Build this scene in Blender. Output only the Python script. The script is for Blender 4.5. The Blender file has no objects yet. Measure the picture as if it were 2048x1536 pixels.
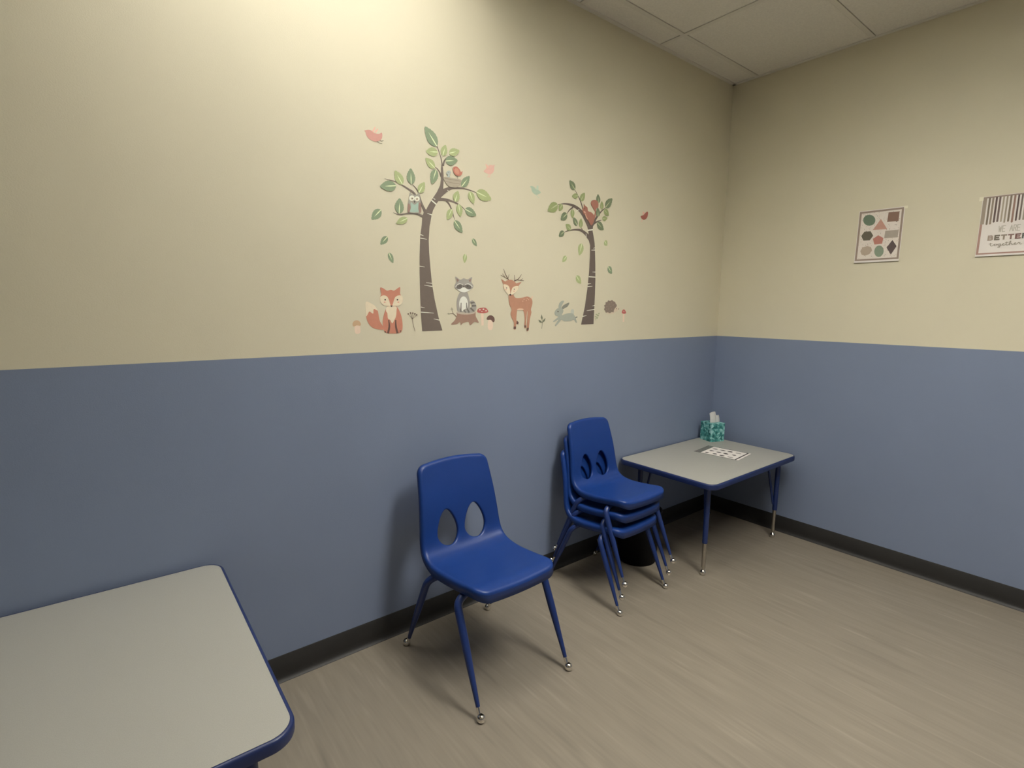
import bpy, bmesh, math, random
import numpy as np
from mathutils import Vector, Matrix
from mathutils.geometry import delaunay_2d_cdt, tessellate_polygon

random.seed(7)
S = bpy.context.scene
C = S.collection
R = math.radians

# ------------------------------------------------------------------ camera, world, exposure
H = 2.769                       # ceiling height
cam_d = bpy.data.cameras.new('camera'); cam = bpy.data.objects.new('camera', cam_d); C.objects.link(cam)
cam_d.sensor_width = 36.0; cam_d.lens = 18.501; cam_d.clip_start = 0.05
_r = Vector((0.781301, -0.624079, 0.009715)); _u = Vector((0.082706, 0.118945, 0.989450)); _f = Vector((0.618650, 0.772255, -0.144547))
cam.matrix_world = Matrix(((_r.x, _u.x, -_f.x, -3.2908), (_r.y, _u.y, -_f.y, -1.90963), (_r.z, _u.z, -_f.z, 1.37782), (0, 0, 0, 1)))
S.camera = cam
wd = bpy.data.worlds.new('world'); S.world = wd; wd.use_nodes = True
wd.node_tree.nodes['Background'].inputs[0].default_value = (0.05, 0.05, 0.05, 1)
wd.node_tree.nodes['Background'].inputs[1].default_value = 0.2
S.view_settings.view_transform = 'Standard'; S.view_settings.look = 'None'
S.view_settings.gamma = 1; S.view_settings.use_curve_mapping = False
S.view_settings.exposure = 0.0
LIGHT_COLOR = (1.0, 0.967, 0.885)
# ceiling fixtures: (x0, x1, y0, y1, watts); the second is an added fill light
CELLS = [(-3.215, -1.996, -0.766, -0.156, 20.5), (-1.996, -0.777, -1.375, -0.766, 16.5), (-1.996, -1.387, -2.595, -1.375, 71.0)]

# ------------------------------------------------------------------ materials
def lin(c):
    return tuple(((v / 255) / 12.92 if v / 255 <= 0.04045 else ((v / 255 + 0.055) / 1.055) ** 2.4) for v in c)
def mat(name, col, rough=0.5, metal=0.0, noise=0.0, nscale=40.0, bump=0.0, bscale=300.0, stretch=None, spec=0.5, coat=0.0):
    m = bpy.data.materials.new(name); m.use_nodes = True
    nt = m.node_tree; b = nt.nodes['Principled BSDF']
    b.inputs['Roughness'].default_value = rough; b.inputs['Metallic'].default_value = metal
    b.inputs['Specular IOR Level'].default_value = spec
    b.inputs['Base Color'].default_value = (*col, 1)
    if coat: b.inputs['Coat Weight'].default_value = coat; b.inputs['Coat Roughness'].default_value = 0.15
    tc = nt.nodes.new('ShaderNodeTexCoord'); vec = tc.outputs['Object']
    if stretch:
        mp = nt.nodes.new('ShaderNodeMapping'); mp.inputs['Scale'].default_value = stretch
        nt.links.new(vec, mp.inputs[0]); vec = mp.outputs[0]
    if noise:
        n = nt.nodes.new('ShaderNodeTexNoise'); n.inputs['Scale'].default_value = nscale; n.inputs['Detail'].default_value = 5
        nt.links.new(vec, n.inputs['Vector'])
        r = nt.nodes.new('ShaderNodeMapRange'); r.inputs['From Min'].default_value = 0.3; r.inputs['From Max'].default_value = 0.7
        r.inputs['To Min'].default_value = 1 - noise; r.inputs['To Max'].default_value = 1 + noise
        nt.links.new(n.outputs[0], r.inputs[0])
        mx = nt.nodes.new('ShaderNodeVectorMath'); mx.operation = 'SCALE'; mx.inputs[0].default_value = col
        nt.links.new(r.outputs[0], mx.inputs['Scale']); nt.links.new(mx.outputs[0], b.inputs['Base Color'])
    if bump:
        n2 = nt.nodes.new('ShaderNodeTexNoise'); n2.inputs['Scale'].default_value = bscale; n2.inputs['Detail'].default_value = 3
        nt.links.new(tc.outputs['Object'], n2.inputs['Vector'])
        bp = nt.nodes.new('ShaderNodeBump'); bp.inputs['Strength'].default_value = bump; bp.inputs['Distance'].default_value = 0.001
        nt.links.new(n2.outputs[0], bp.inputs['Height']); nt.links.new(bp.outputs[0], b.inputs['Normal'])
    return m
M = {}
M['cream_paint'] = mat('cream_paint', (0.685, 0.635, 0.485), 0.55, noise=0.015, nscale=3, bump=0.25, bscale=260)
M['blue_paint'] = mat('blue_paint', (0.203, 0.248, 0.36), 0.5, noise=0.02, nscale=3, bump=0.25, bscale=260)
M['ceiling_tile'] = mat('ceiling_tile', (0.80, 0.77, 0.71), 0.9, noise=0.05, nscale=120, bump=0.6, bscale=350)
M['tee_bar'] = mat('tee_bar', (0.74, 0.71, 0.65), 0.5, noise=0.01)
M['vinyl_base'] = mat('vinyl_base', (0.019, 0.018, 0.0175), 0.55, noise=0.1, nscale=15)
M['blue_plastic'] = mat('blue_plastic', (0.008, 0.039, 0.20), 0.36, noise=0.03, nscale=8, bump=0.12, bscale=900, spec=0.4)
M['blue_metal'] = mat('blue_metal', (0.012, 0.032, 0.145), 0.34, noise=0.03, nscale=20)
M['blue_edge'] = mat('blue_edge', (0.013, 0.026, 0.105), 0.38, noise=0.03, nscale=20)
M['chrome'] = mat('chrome', (0.80, 0.77, 0.72), 0.14, 1.0, noise=0.02)
M['brushed_steel'] = mat('brushed_steel', (0.50, 0.47, 0.42), 0.33, 1.0, noise=0.04, nscale=60)
M['laminate'] = mat('laminate', (0.37, 0.365, 0.33), 0.42, noise=0.06, nscale=500, bump=0.08, bscale=700)
M['underside'] = mat('underside', (0.16, 0.12, 0.08), 0.8, noise=0.1)
M['black_plastic'] = mat('black_plastic', (0.005, 0.005, 0.006), 0.6, noise=0.1, spec=0.12)
M['tissue'] = mat('tissue', (0.93, 0.91, 0.88), 0.9, noise=0.02)
M['paper'] = mat('paper', (0.80, 0.75, 0.71), 0.7, noise=0.02, nscale=30)
M['tape'] = mat('tape', (0.82, 0.78, 0.62), 0.45, noise=0.02)
M['white_louvre'] = mat('white_louvre', (0.78, 0.78, 0.75), 0.4, noise=0.01)
M['aluminium'] = mat('aluminium', (0.55, 0.55, 0.53), 0.35, 1.0, noise=0.02)
M['white_enamel'] = mat('white_enamel', (0.6, 0.6, 0.58), 0.5, noise=0.01)

# sheet vinyl floor: soft streaks running along y, a few darker fine ones
def floor_mat():
    m = bpy.data.materials.new('sheet_vinyl'); m.use_nodes = True; nt = m.node_tree; N = nt.nodes; L = nt.links
    b = N['Principled BSDF']; b.inputs['Roughness'].default_value = 0.48
    tc = N.new('ShaderNodeTexCoord')
    def layer(sc, nscale, det, lo, hi, fmin=0.3, fmax=0.7):
        mp = N.new('ShaderNodeMapping'); mp.inputs['Scale'].default_value = sc; L.new(tc.outputs['Object'], mp.inputs[0])
        n = N.new('ShaderNodeTexNoise'); n.inputs['Scale'].default_value = nscale; n.inputs['Detail'].default_value = det
        L.new(mp.outputs[0], n.inputs['Vector'])
        r = N.new('ShaderNodeMapRange'); r.inputs['From Min'].default_value = fmin; r.inputs['From Max'].default_value = fmax
        r.inputs['To Min'].default_value = lo; r.inputs['To Max'].default_value = hi; L.new(n.outputs[0], r.inputs[0]); return r.outputs[0]
    a = layer((1, 0.10, 1), 26, 3, 0.93, 1.07)
    c = layer((1, 0.055, 1), 95, 2, 0.955, 1.045)
    d = layer((1, 0.09, 1), 42, 1, 1.0, 1.14, 0.60, 0.74)
    e = layer((1, 0.08, 1), 34, 1, 1.0, 0.89, 0.61, 0.76)
    def mul(x, y):
        q = N.new('ShaderNodeMath'); q.operation = 'MULTIPLY'; L.new(x, q.inputs[0]); L.new(y, q.inputs[1]); return q.outputs[0]
    k = mul(mul(a, c), mul(d, e))
    s = N.new('ShaderNodeVectorMath'); s.operation = 'SCALE'; s.inputs[0].default_value = (0.238, 0.206, 0.163)
    L.new(k, s.inputs['Scale']); L.new(s.outputs[0], b.inputs['Base Color'])
    bp = N.new('ShaderNodeBump'); bp.inputs['Strength'].default_value = 0.12; bp.inputs['Distance'].default_value = 0.0006
    L.new(k, bp.inputs['Height']); L.new(bp.outputs[0], b.inputs['Normal'])
    return m
M['floor'] = floor_mat()
def tissue_box_mat():
    m = bpy.data.materials.new('teal_pattern'); m.use_nodes = True; nt = m.node_tree; N = nt.nodes; L = nt.links
    b = N['Principled BSDF']; b.inputs['Roughness'].default_value = 0.5
    tc = N.new('ShaderNodeTexCoord'); v = N.new('ShaderNodeTexVoronoi'); v.inputs['Scale'].default_value = 70
    L.new(tc.outputs['Object'], v.inputs['Vector'])
    n = N.new('ShaderNodeTexNoise'); n.inputs['Scale'].default_value = 50; n.inputs['Detail'].default_value = 4; L.new(tc.outputs['Object'], n.inputs['Vector'])
    sep = N.new('ShaderNodeSeparateColor'); L.new(v.outputs['Color'], sep.inputs[0])
    ad = N.new('ShaderNodeMath'); ad.operation = 'MULTIPLY_ADD'; L.new(sep.outputs[0], ad.inputs[0]); ad.inputs[1].default_value = 0.5; L.new(n.outputs[0], ad.inputs[2])
    cr = N.new('ShaderNodeValToRGB'); L.new(ad.outputs[0], cr.inputs[0])
    e = cr.color_ramp.elements; e[0].position = 0.45; e[0].color = (*lin((30, 96, 96)), 1); e[1].position = 1.0; e[1].color = (*lin((165, 214, 212)), 1)
    q = cr.color_ramp.elements.new(0.72); q.color = (*lin((74, 156, 152)), 1)
    L.new(cr.outputs[0], b.inputs['Base Color']); return m
M['teal_pattern'] = tissue_box_mat()
def film_mat():
    m = bpy.data.materials.new('clear_film'); m.use_nodes = True; nt = m.node_tree; N = nt.nodes; L = nt.links
    b = N['Principled BSDF']; b.inputs['Base Color'].default_value = (0.30, 0.28, 0.26, 1); b.inputs['Roughness'].default_value = 0.15
    t = N.new('ShaderNodeBsdfTransparent'); mx = N.new('ShaderNodeMixShader'); mx.inputs[0].default_value = 0.45
    L.new(t.outputs[0], mx.inputs[1]); L.new(b.outputs[0], mx.inputs[2]); L.new(mx.outputs[0], N['Material Output'].inputs['Surface']); return m
M['clear_film'] = film_mat()

# ------------------------------------------------------------------ helpers
def tag(o, label=None, cat=None, group=None, kind=None):
    for k, v in (('label', label), ('category', cat), ('group', group), ('kind', kind)):
        if v: o[k] = v
    return o
def empty(name, loc=(0, 0, 0), rz=0.0, scale=1.0):
    o = bpy.data.objects.new(name, None); C.objects.link(o); o.location = loc; o.rotation_euler = (0, 0, rz); o.scale = (scale,) * 3
    o.empty_display_size = 0.05; return o
def link_mesh(name, me, parent=None):
    o = bpy.data.objects.new(name, me); C.objects.link(o)
    if parent: o.parent = parent
    return o
def from_bm(name, bm, mats, parent=None, smooth=False, loc=None, auto=None):
    me = bpy.data.meshes.new(name); bm.normal_update(); bm.to_mesh(me); bm.free()
    for m in (mats if isinstance(mats, (list, tuple)) else [mats]): me.materials.append(m)
    if smooth:
        for p in me.polygons: p.use_smooth = True
    if auto is not None: me.set_sharp_from_angle(angle=R(auto))
    o = link_mesh(name, me, parent)
    if loc: o.location = loc
    return o
def box(bm, x0, x1, y0, y1, z0, z1, mi=0):
    v = [bm.verts.new(p) for p in ((x0, y0, z0), (x1, y0, z0), (x1, y1, z0), (x0, y1, z0), (x0, y0, z1), (x1, y0, z1), (x1, y1, z1), (x0, y1, z1))]
    for f in ((0, 3, 2, 1), (4, 5, 6, 7), (0, 1, 5, 4), (1, 2, 6, 5), (2, 3, 7, 6), (3, 0, 4, 7)):
        q = bm.faces.new([v[i] for i in f]); q.material_index = mi
    return v
def tube(bm, pts, rad, seg=14, cap=True):
    """swept tube along a polyline with a radius per point (parallel transport frame)"""
    P = [Vector(p) for p in pts]; rr = rad if isinstance(rad, (list, tuple)) else [rad] * len(P)
    T = []
    for i in range(len(P)):
        a = P[max(i - 1, 0)]; b = P[min(i + 1, len(P) - 1)]; T.append((b - a).normalized())
    n = T[0].orthogonal().normalized(); rings = []
    for i, p in enumerate(P):
        n = (n - T[i] * n.dot(T[i])).normalized(); b = T[i].cross(n)
        rings.append([bm.verts.new(p + (n * math.cos(2 * math.pi * k / seg) + b * math.sin(2 * math.pi * k / seg)) * rr[i]) for k in range(seg)])
    for a, b in zip(rings, rings[1:]):
        for k in range(seg): bm.faces.new((a[k], a[(k + 1) % seg], b[(k + 1) % seg], b[k]))
    if cap: bm.faces.new(list(reversed(rings[0]))); bm.faces.new(rings[-1])
def lathe(bm, prof, cx=0, cy=0, seg=24, mi=0):
    rings = []
    for r, z in prof:
        if r < 1e-6: rings.append([bm.verts.new((cx, cy, z))])
        else: rings.append([bm.verts.new((cx + r * math.cos(2 * math.pi * k / seg), cy + r * math.sin(2 * math.pi * k / seg), z)) for k in range(seg)])
    for a, b in zip(rings, rings[1:]):
        for k in range(seg):
            k2 = (k + 1) % seg
            if len(a) == 1: f = bm.faces.new((a[0], b[k2], b[k]))
            elif len(b) == 1: f = bm.faces.new((a[k], a[k2], b[0]))
            else: f = bm.faces.new((a[k], a[k2], b[k2], b[k]))
            f.material_index = mi
def arc_path(pts, r, n=7):
    """polyline with its inner corners rounded"""
    P = [Vector(p) for p in pts]; out = [P[0]]
    for i in range(1, len(P) - 1):
        a, b, c = P[i - 1], P[i], P[i + 1]; rr = r if not isinstance(r, (list, tuple)) else r[i - 1]
        d1 = (a - b).normalized(); d2 = (c - b).normalized()
        t = min(rr, (a - b).length * 0.49, (c - b).length * 0.49); p, q = b + d1 * t, b + d2 * t
        for k in range(n + 1):
            s = k / n; out.append(p * (1 - s) ** 2 + b * 2 * s * (1 - s) + q * s * s)
    out.append(P[-1]); return out
def copy_tree(o, parent=None):
    c = o.copy(); C.objects.link(c); c.parent = parent
    for ch in list(o.children): copy_tree(ch, c)
    return c

# ------------------------------------------------------------------ room shell
X0, Y0 = -4.75, -4.0            # far left wall and the wall behind the camera
ZB = 1.2009                     # blue dado height
def wall(name, a, b, nrm):
    """two-tone wall from a to b (floor plan points), 0.1 m thick, face on the a-b line"""
    bm = bmesh.new(); n = Vector((nrm[0], nrm[1], 0)) * -0.1
    A, B = Vector((*a, 0)), Vector((*b, 0))
    v = {}
    for k, p in (('a', A), ('b', B)):
        for z in (0, ZB, H + 0.15):
            v[k, z, 0] = bm.verts.new(p + Vector((0, 0, z))); v[k, z, 1] = bm.verts.new(p + n + Vector((0, 0, z)))
    zs = (0, ZB, H + 0.15)
    for i in (0, 1):
        z, w = zs[i], zs[i + 1]
        for s in (0, 1):
            f = bm.faces.new((v['a', z, s], v['b', z, s], v['b', w, s], v['a', w, s])); f.material_index = i
        for k in 'ab':
            f = bm.faces.new((v[k, z, 0], v[k, z, 1], v[k, w, 1], v[k, w, 0])); f.material_index = i
    bm.faces.new((v['a', 0, 0], v['b', 0, 0], v['b', 0, 1], v['a', 0, 1]))
    f = bm.faces.new((v['a', zs[2], 0], v['b', zs[2], 0], v['b', zs[2], 1], v['a', zs[2], 1])); f.material_index = 1
    bmesh.ops.recalc_face_normals(bm, faces=bm.faces)
    return tag(from_bm(name, bm, [M['blue_paint'], M['cream_paint']]), kind='structure')
wall('wall_left', (X0, 0), (0, 0), (0, -1))
wall('wall_right', (0, 0), (0, Y0), (-1, 0))
wall('wall_back', (0, Y0), (X0, Y0), (0, 1))
wall('wall_far', (X0, Y0), (X0, 0), (1, 0))
bm = bmesh.new(); box(bm, X0 - .1, .1, Y0 - .1, .1, -0.08, 0); tag(from_bm('floor', bm, M['floor']), kind='structure')

# ceiling: lay-in tiles on a 2 x 4 ft grid, fixture cells left open
gx = [0.0]; x = -0.777
while x > X0: gx.append(x); x -= 0.6096
gx.append(X0); gy = [0.0]; y = -0.1565
while y > Y0: gy.append(y); y -= 0.6096
gy.append(Y0)
bm = bmesh.new()
def is_fixture(xc, yc): return any(c[0] < xc < c[1] and c[2] < yc < c[3] for c in CELLS)
for i in range(len(gx) - 1):
    for j in range(len(gy) - 1):
        xa, xb, ya, yb = gx[i + 1], gx[i], gy[j + 1], gy[j]
        if is_fixture((xa + xb) / 2, (ya + yb) / 2): continue
        e = 0.011; t = 0.006
        # each tile: recessed face with a small bevelled edge rising to the tee
        o_ = [(xa, ya), (xb, ya), (xb, yb), (xa, yb)]
        n_ = [(xa + e, ya + e), (xb - e, ya + e), (xb - e, yb - e), (xa + e, yb - e)]
        m_ = [(xa + e + .004, ya + e + .004), (xb - e - .004, ya + e + .004), (xb - e - .004, yb - e - .004), (xa + e + .004, yb - e - .004)]
        A = [bm.verts.new((*p, H + .012)) for p in n_]; B = [bm.verts.new((*p, H + .003)) for p in m_]; D = [bm.verts.new((*p, H + .03)) for p in n_]
        bm.faces.new(list(reversed(B))); bm.faces.new(D)
        for k in range(4):
            k2 = (k + 1) % 4
            bm.faces.new((B[k], B[k2], A[k2], A[k])); bm.faces.new((A[k], A[k2], D[k2], D[k]))
bmesh.ops.recalc_face_normals(bm, faces=bm.faces)
tag(from_bm('ceiling', bm, M['ceiling_tile']), kind='structure')
bm = bmesh.new()
for x in gx[1:-1]:
    for ya, yb in zip(gy[1:], gy):
        if not any(c[0] + .05 < x < c[1] - .05 and c[2] < (ya + yb) / 2 < c[3] for c in CELLS): box(bm, x - .012, x + .012, ya, yb, H, H + .011)
for y in gy[1:-1]:
    for xa, xb in zip(gx[1:], gx):
        if not any(c[2] + .05 < y < c[3] - .05 and c[0] < (xa + xb) / 2 < c[1] for c in CELLS): box(bm, xa, xb, y - .012, y + .012, H + .0002, H + .0112)
tag(from_bm('trim_1', bm, M['tee_bar']), kind='structure')
bm = bmesh.new()
for a in ((X0, 0, -.022, 0), (X0, 0, Y0, Y0 + .022), (-.022, 0, Y0, 0), (X0, X0 + .022, Y0, 0)): box(bm, *a, H - .002, H + .0125)
tag(from_bm('trim_2', bm, M['tee_bar']), kind='structure')

# cove base
def baseboard(name, p, q, n):
    prof = [(0, .0996), (.0022, .0996), (.003, .0985), (.0032, .03), (.0045, .016), (.0085, .007), (.014, .0028), (.016, .0012), (.016, 0), (0, 0)]
    bm = bmesh.new(); P, Q, n = Vector((*p, 0)), Vector((*q, 0)), Vector((*n, 0))
    ra = [bm.verts.new(P + n * d + Vector((0, 0, z))) for d, z in prof]; rb = [bm.verts.new(Q + n * d + Vector((0, 0, z))) for d, z in prof]
    for k in range(len(prof)):
        k2 = (k + 1) % len(prof); bm.faces.new((ra[k], ra[k2], rb[k2], rb[k]))
    bm.faces.new(ra); bm.faces.new(list(reversed(rb))); bmesh.ops.recalc_face_normals(bm, faces=bm.faces)
    tag(from_bm(name, bm, M['vinyl_base'], smooth=True, auto=50), kind='structure')
baseboard('baseboard_left', (X0, 0), (0, 0), (0, -1)); baseboard('baseboard_right', (0, 0), (0, Y0), (-1, 0))
baseboard('baseboard_back', (0, Y0), (X0, Y0), (0, 1)); baseboard('baseboard_far', (X0, Y0), (X0, 0), (1, 0))

# ------------------------------------------------------------------ ceiling lights (recessed parabolic troffers, one of them added as fill)
for i, (xa, xb, ya, yb, watts) in enumerate(CELLS):
    cx, cy = (xa + xb) / 2, (ya + yb) / 2; w, d = xb - xa - .028, yb - ya - .028
    t = empty('ceiling_light', (cx, cy, H))
    tag(t, ['recessed louvred ceiling light close to the wall with the forest stickers', 'added fill light in a louvred ceiling fixture nearest the corner table', 'recessed louvred ceiling light in the middle of the room'][i], 'ceiling light', 'recessed ceiling lights')
    bm = bmesh.new(); T = .002; zt = .125
    box(bm, -w / 2, w / 2, -d / 2, -d / 2 + T, .0, zt); box(bm, -w / 2, w / 2, d / 2 - T, d / 2, .0, zt)
    box(bm, -w / 2, -w / 2 + T, -d / 2 + T, d / 2 - T, .0, zt); box(bm, w / 2 - T, w / 2, -d / 2 + T, d / 2 - T, .0, zt)
    box(bm, -w / 2, w / 2, -d / 2, d / 2, zt, zt + T)
    from_bm('housing', bm, M['white_enamel'], t)
    bm = bmesh.new()
    nx, ny = round(w / .2), round(d / .2)
    for k in range(1, nx): x = -w / 2 + w * k / nx; box(bm, x - .0012, x + .0012, -d / 2 + T, d / 2 - T, .004, .076)
    for k in range(1, ny): y = -d / 2 + d * k / ny; box(bm, -w / 2 + T, w / 2 - T, y - .0012, y + .0012, .0045, .0755)
    from_bm('louvre', bm, M['white_louvre'], t)
    for k in range(3):
        y = -d / 2 + d * (k + .5) / 3; x = -w / 2 + w * (k + .5) / 3; bm = bmesh.new()
        tube(bm, [(-w / 2 + .01, y, .112), (w / 2 - .01, y, .112)] if w > d else [(x, -d / 2 + .01, .112), (x, d / 2 - .01, .112)], .010, 12)
        o = from_bm('lamp_tube', bm, M['white_enamel'], t, smooth=True)
    ld = bpy.data.lights.new('lamp', 'AREA'); ld.shape = 'RECTANGLE'; ld.size = w - .04; ld.size_y = d - .04; ld.energy = watts; ld.color = LIGHT_COLOR
    lo = bpy.data.objects.new('lamp', ld); C.objects.link(lo); lo.parent = t; lo.location = (0, 0, .092)

# ------------------------------------------------------------------ chair
def catmull(P, n):
    P = np.array(P, float); out = []
    for i in range(len(P) - 1):
        p0 = P[max(i - 1, 0)]; p1, p2 = P[i], P[i + 1]; p3 = P[min(i + 2, len(P) - 1)]
        for k in range(n):
            t = k / n; out.append(.5 * ((2 * p1) + (-p0 + p2) * t + (2 * p0 - 5 * p1 + 4 * p2 - p3) * t * t + (-p0 + 3 * p1 - 3 * p2 + p3) * t ** 3))
    out.append(P[-1]); return np.array(out)
PROF = catmull([(.219, .4105), (.200, .4195), (.168, .4225), (.10, .413), (.02, .404), (-.05, .401), (-.10, .407), (-.138, .428), (-.158, .468), (-.168, .53), (-.182, .61), (-.203, .69), (-.228, .772)], 14)
_seg = np.hypot(*np.diff(PROF, axis=0).T); SL = np.r_[0, np.cumsum(_seg)]; STOT = SL[-1]
def prof(s):
    s = min(max(s, 0), STOT); y = float(np.interp(s, SL, PROF[:, 0])); z = float(np.interp(s, SL, PROF[:, 1]))
    a, b = max(s - .004, 0), min(s + .004, STOT)
    ty = np.interp(b, SL, PROF[:, 0]) - np.interp(a, SL, PROF[:, 0]); tz = np.interp(b, SL, PROF[:, 1]) - np.interp(a, SL, PROF[:, 1])
    l = math.hypot(ty, tz); ty /= l; tz /= l
    return y, z, (-(-tz) , -ty)     # normal: up on the seat, forward on the back
def s_at_z(z):
    k = np.argmax((PROF[:, 1] >= z) & (np.arange(len(PROF)) > len(PROF) * .6)); return float(SL[k])
def shell_outline():
    hw = [(0.0, .176), (.05, .183), (.13, .187), (.22, .190), (.30, .194), (.36, .194), (.42, .190), (.50, .183), (STOT - .055, .1680), (STOT, .1675)]
    W = lambda s: float(np.interp(s, [a for a, _ in hw], [b for _, b in hw]))
    pts = []; rf, rb = .054, .042
    # right side going up, then crown, then left side going down, then the front edge
    N = 10
    for k in range(N + 1):      # front right rounded corner
        a = -math.pi / 2 + (math.pi / 2) * k / N; pts.append((W(.05) - rf + rf * math.cos(a) - .0, rf + rf * math.sin(a)))
    for s in np.arange(rf + .014, STOT - rb - .018, .013): pts.append((W(s), float(s)))
    for k in range(N + 1):
        a = (math.pi / 2) * k / N; pts.append((W(STOT) - rb + rb * math.cos(a), STOT - rb - .010 + rb * math.sin(a)))
    xs = np.linspace(W(STOT) - rb, 0, 10)[1:]
    for x in xs: pts.append((float(x), STOT - .010 + .010 * (1 - (x / (W(STOT) - rb)) ** 2)))
    right = pts; left = [(-x, s) for x, s in reversed(right[:-1])]
    full = right + left; out = []
    # add a slight bow to the front edge
    xs = np.linspace(-(W(.05) - rf), W(.05) - rf, 16)[1:-1]
    return [(x, s) for x, s in full] + [(float(x), -.004 * (1 - (x / (W(.05) - rf)) ** 2)) for x in xs]
def egg(cx, s0, s1, hw, n=40):
    c = s0 + (s1 - s0) * .36; out = []
    for k in range(n):
        a = 2 * math.pi * k / n; up = math.sin(a)
        s = c + (s1 - c) * up if up > 0 else c + (c - s0) * up
        out.append((cx + hw * math.cos(a) * (1 - .26 * max(up, 0) ** 1.3), s))
    return out
def dist_poly(P, poly):
    a = np.array(poly); b = np.roll(a, -1, 0); ab = b - a; P = np.array(P)[:, None, :]
    t = np.clip(((P - a) * ab).sum(2) / (ab ** 2).sum(1), 0, 1); d = P - (a + ab * t[..., None]); return np.sqrt((d ** 2).sum(2)).min(1)
def inside(P, poly):
    a = np.array(poly); b = np.roll(a, -1, 0); x, y = np.array(P)[:, 0][:, None], np.array(P)[:, 1][:, None]
    c = ((a[:, 1] > y) != (b[:, 1] > y)); xi = (b[:, 0] - a[:, 0]) * (y - a[:, 1]) / (b[:, 1] - a[:, 1] + 1e-12) + a[:, 0]
    return (c & (x < xi)).sum(1) % 2 == 1
def inset(poly, d):
    P = np.array(poly); T = np.roll(P, -1, 0) - np.roll(P, 1, 0); T /= np.linalg.norm(T, axis=1)[:, None]; n = np.c_[-T[:, 1], T[:, 0]]
    return [tuple(p) for p in (P + n * d)]
def shell_mesh():
    out = shell_outline(); s0, s1 = s_at_z(.424), s_at_z(.572)
    holes = [egg(.066, s0, s1, .049), egg(-.066, s0, s1, .049)]
    pts = list(out); edges = [(i, (i + 1) % len(out)) for i in range(len(out))]
    for h in holes:
        o = len(pts); pts += h; edges += [(o + i, o + (i + 1) % len(h)) for i in range(len(h))]
    extra = []
    for d in (.0006, .002, .004, .0068, .0102, .0150, .020): extra += inset(out, d)
    for h in holes:
        for d in (.0007, .002, .004, .0075): extra += inset(list(h), -d)
    g = [(x, s) for x in np.arange(-.18, .181, .012) for s in np.arange(.01, STOT, .012)]
    g = [q for q, a, b, c, i in zip(g, dist_poly(g, out), dist_poly(g, holes[0]), dist_poly(g, holes[1]), inside(g, out)) if i and a > .026 and b > .013 and c > .012]
    allx = extra + g; ok = inside(allx, out) & ~inside(allx, holes[0]) & ~inside(allx, holes[1])
    pts += [q for q, k in zip(allx, ok) if k]
    vs, es, fs, *_ = delaunay_2d_cdt([Vector((float(a), float(b))) for a, b in pts], edges, [], 1, 1e-6)
    V2 = [(v.x, v.y) for v in vs]; do = dist_poly(V2, out); dh = np.minimum(dist_poly(V2, holes[0]), dist_poly(V2, holes[1]))
    r, rh = .0150, .0060; bm = bmesh.new(); bv = []
    for (t, s), a, b in zip(V2, do, dh):
        y, z, (ny, nz) = prof(s); w = max(0.0, min(1.0, (s - .30) / .12))
        if s < 0: y += -s
        drop = r - math.sqrt(max(r * r - (r - min(a, r)) ** 2, 0)) if a < r else 0
        if b < rh: drop = max(drop, rh - math.sqrt(max(rh * rh - (rh - b) ** 2, 0)))
        dish = (.010 * (1 - w) + .012 * w) * (t / .18) ** 2    # sides rise slightly / wrap forward
        k = dish - drop
        bv.append(bm.verts.new((t, y + ny * k, z + nz * k)))
    cen = [(sum(V2[i][0] for i in f) / 3, sum(V2[i][1] for i in f) / 3) for f in fs]
    bad = inside(cen, holes[0]) | inside(cen, holes[1]) | ~inside(cen, out)
    for f, x in zip(fs, bad):
        if not x: bm.faces.new([bv[i] for i in f])
    bmesh.ops.delete(bm, geom=[v for v in bm.verts if not v.link_faces], context='VERTS')
    bmesh.ops.recalc_face_normals(bm, faces=bm.faces); bm.normal_update()
    if sum(f.normal.z for f in bm.faces) < 0: bmesh.ops.reverse_faces(bm, faces=bm.faces)
    # skirt below the rolled rim
    V2map = {v: p for v, p in zip(bv, V2) if v.is_valid}
    bed = [e for e in bm.edges if e.is_boundary]; info = {}
    for e in bed:
        for v in e.verts:
            if v in info: continue
            t, s = V2map[v]; y, z, (ny, nz) = prof(s); w = max(0.0, min(1.0, (s - .28) / .14))
            hole = min(dist_poly([(t, s)], holes[0])[0], dist_poly([(t, s)], holes[1])[0]) < 1e-4
            L = .007 if hole else .022 * (1 - w) + .008 * w
            if not hole: ny, nz = ny * w - .12 * (1 - w) * (1 if s < .12 else 0), nz * w + (1 - w)      # the seat skirt hangs straight down
            nv = bm.verts.new((v.co.x, v.co.y - ny * L, v.co.z - nz * L)); info[v] = nv
    for e in bed:
        a, b = e.verts; lf = e.link_faces[0]; vs_ = list(lf.verts); i = vs_.index(a)
        if vs_[(i + 1) % 3] == b: bm.faces.new((b, a, info[a], info[b]))
        else: bm.faces.new((a, b, info[b], info[a]))
    return bm
BALL = .0150
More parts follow.
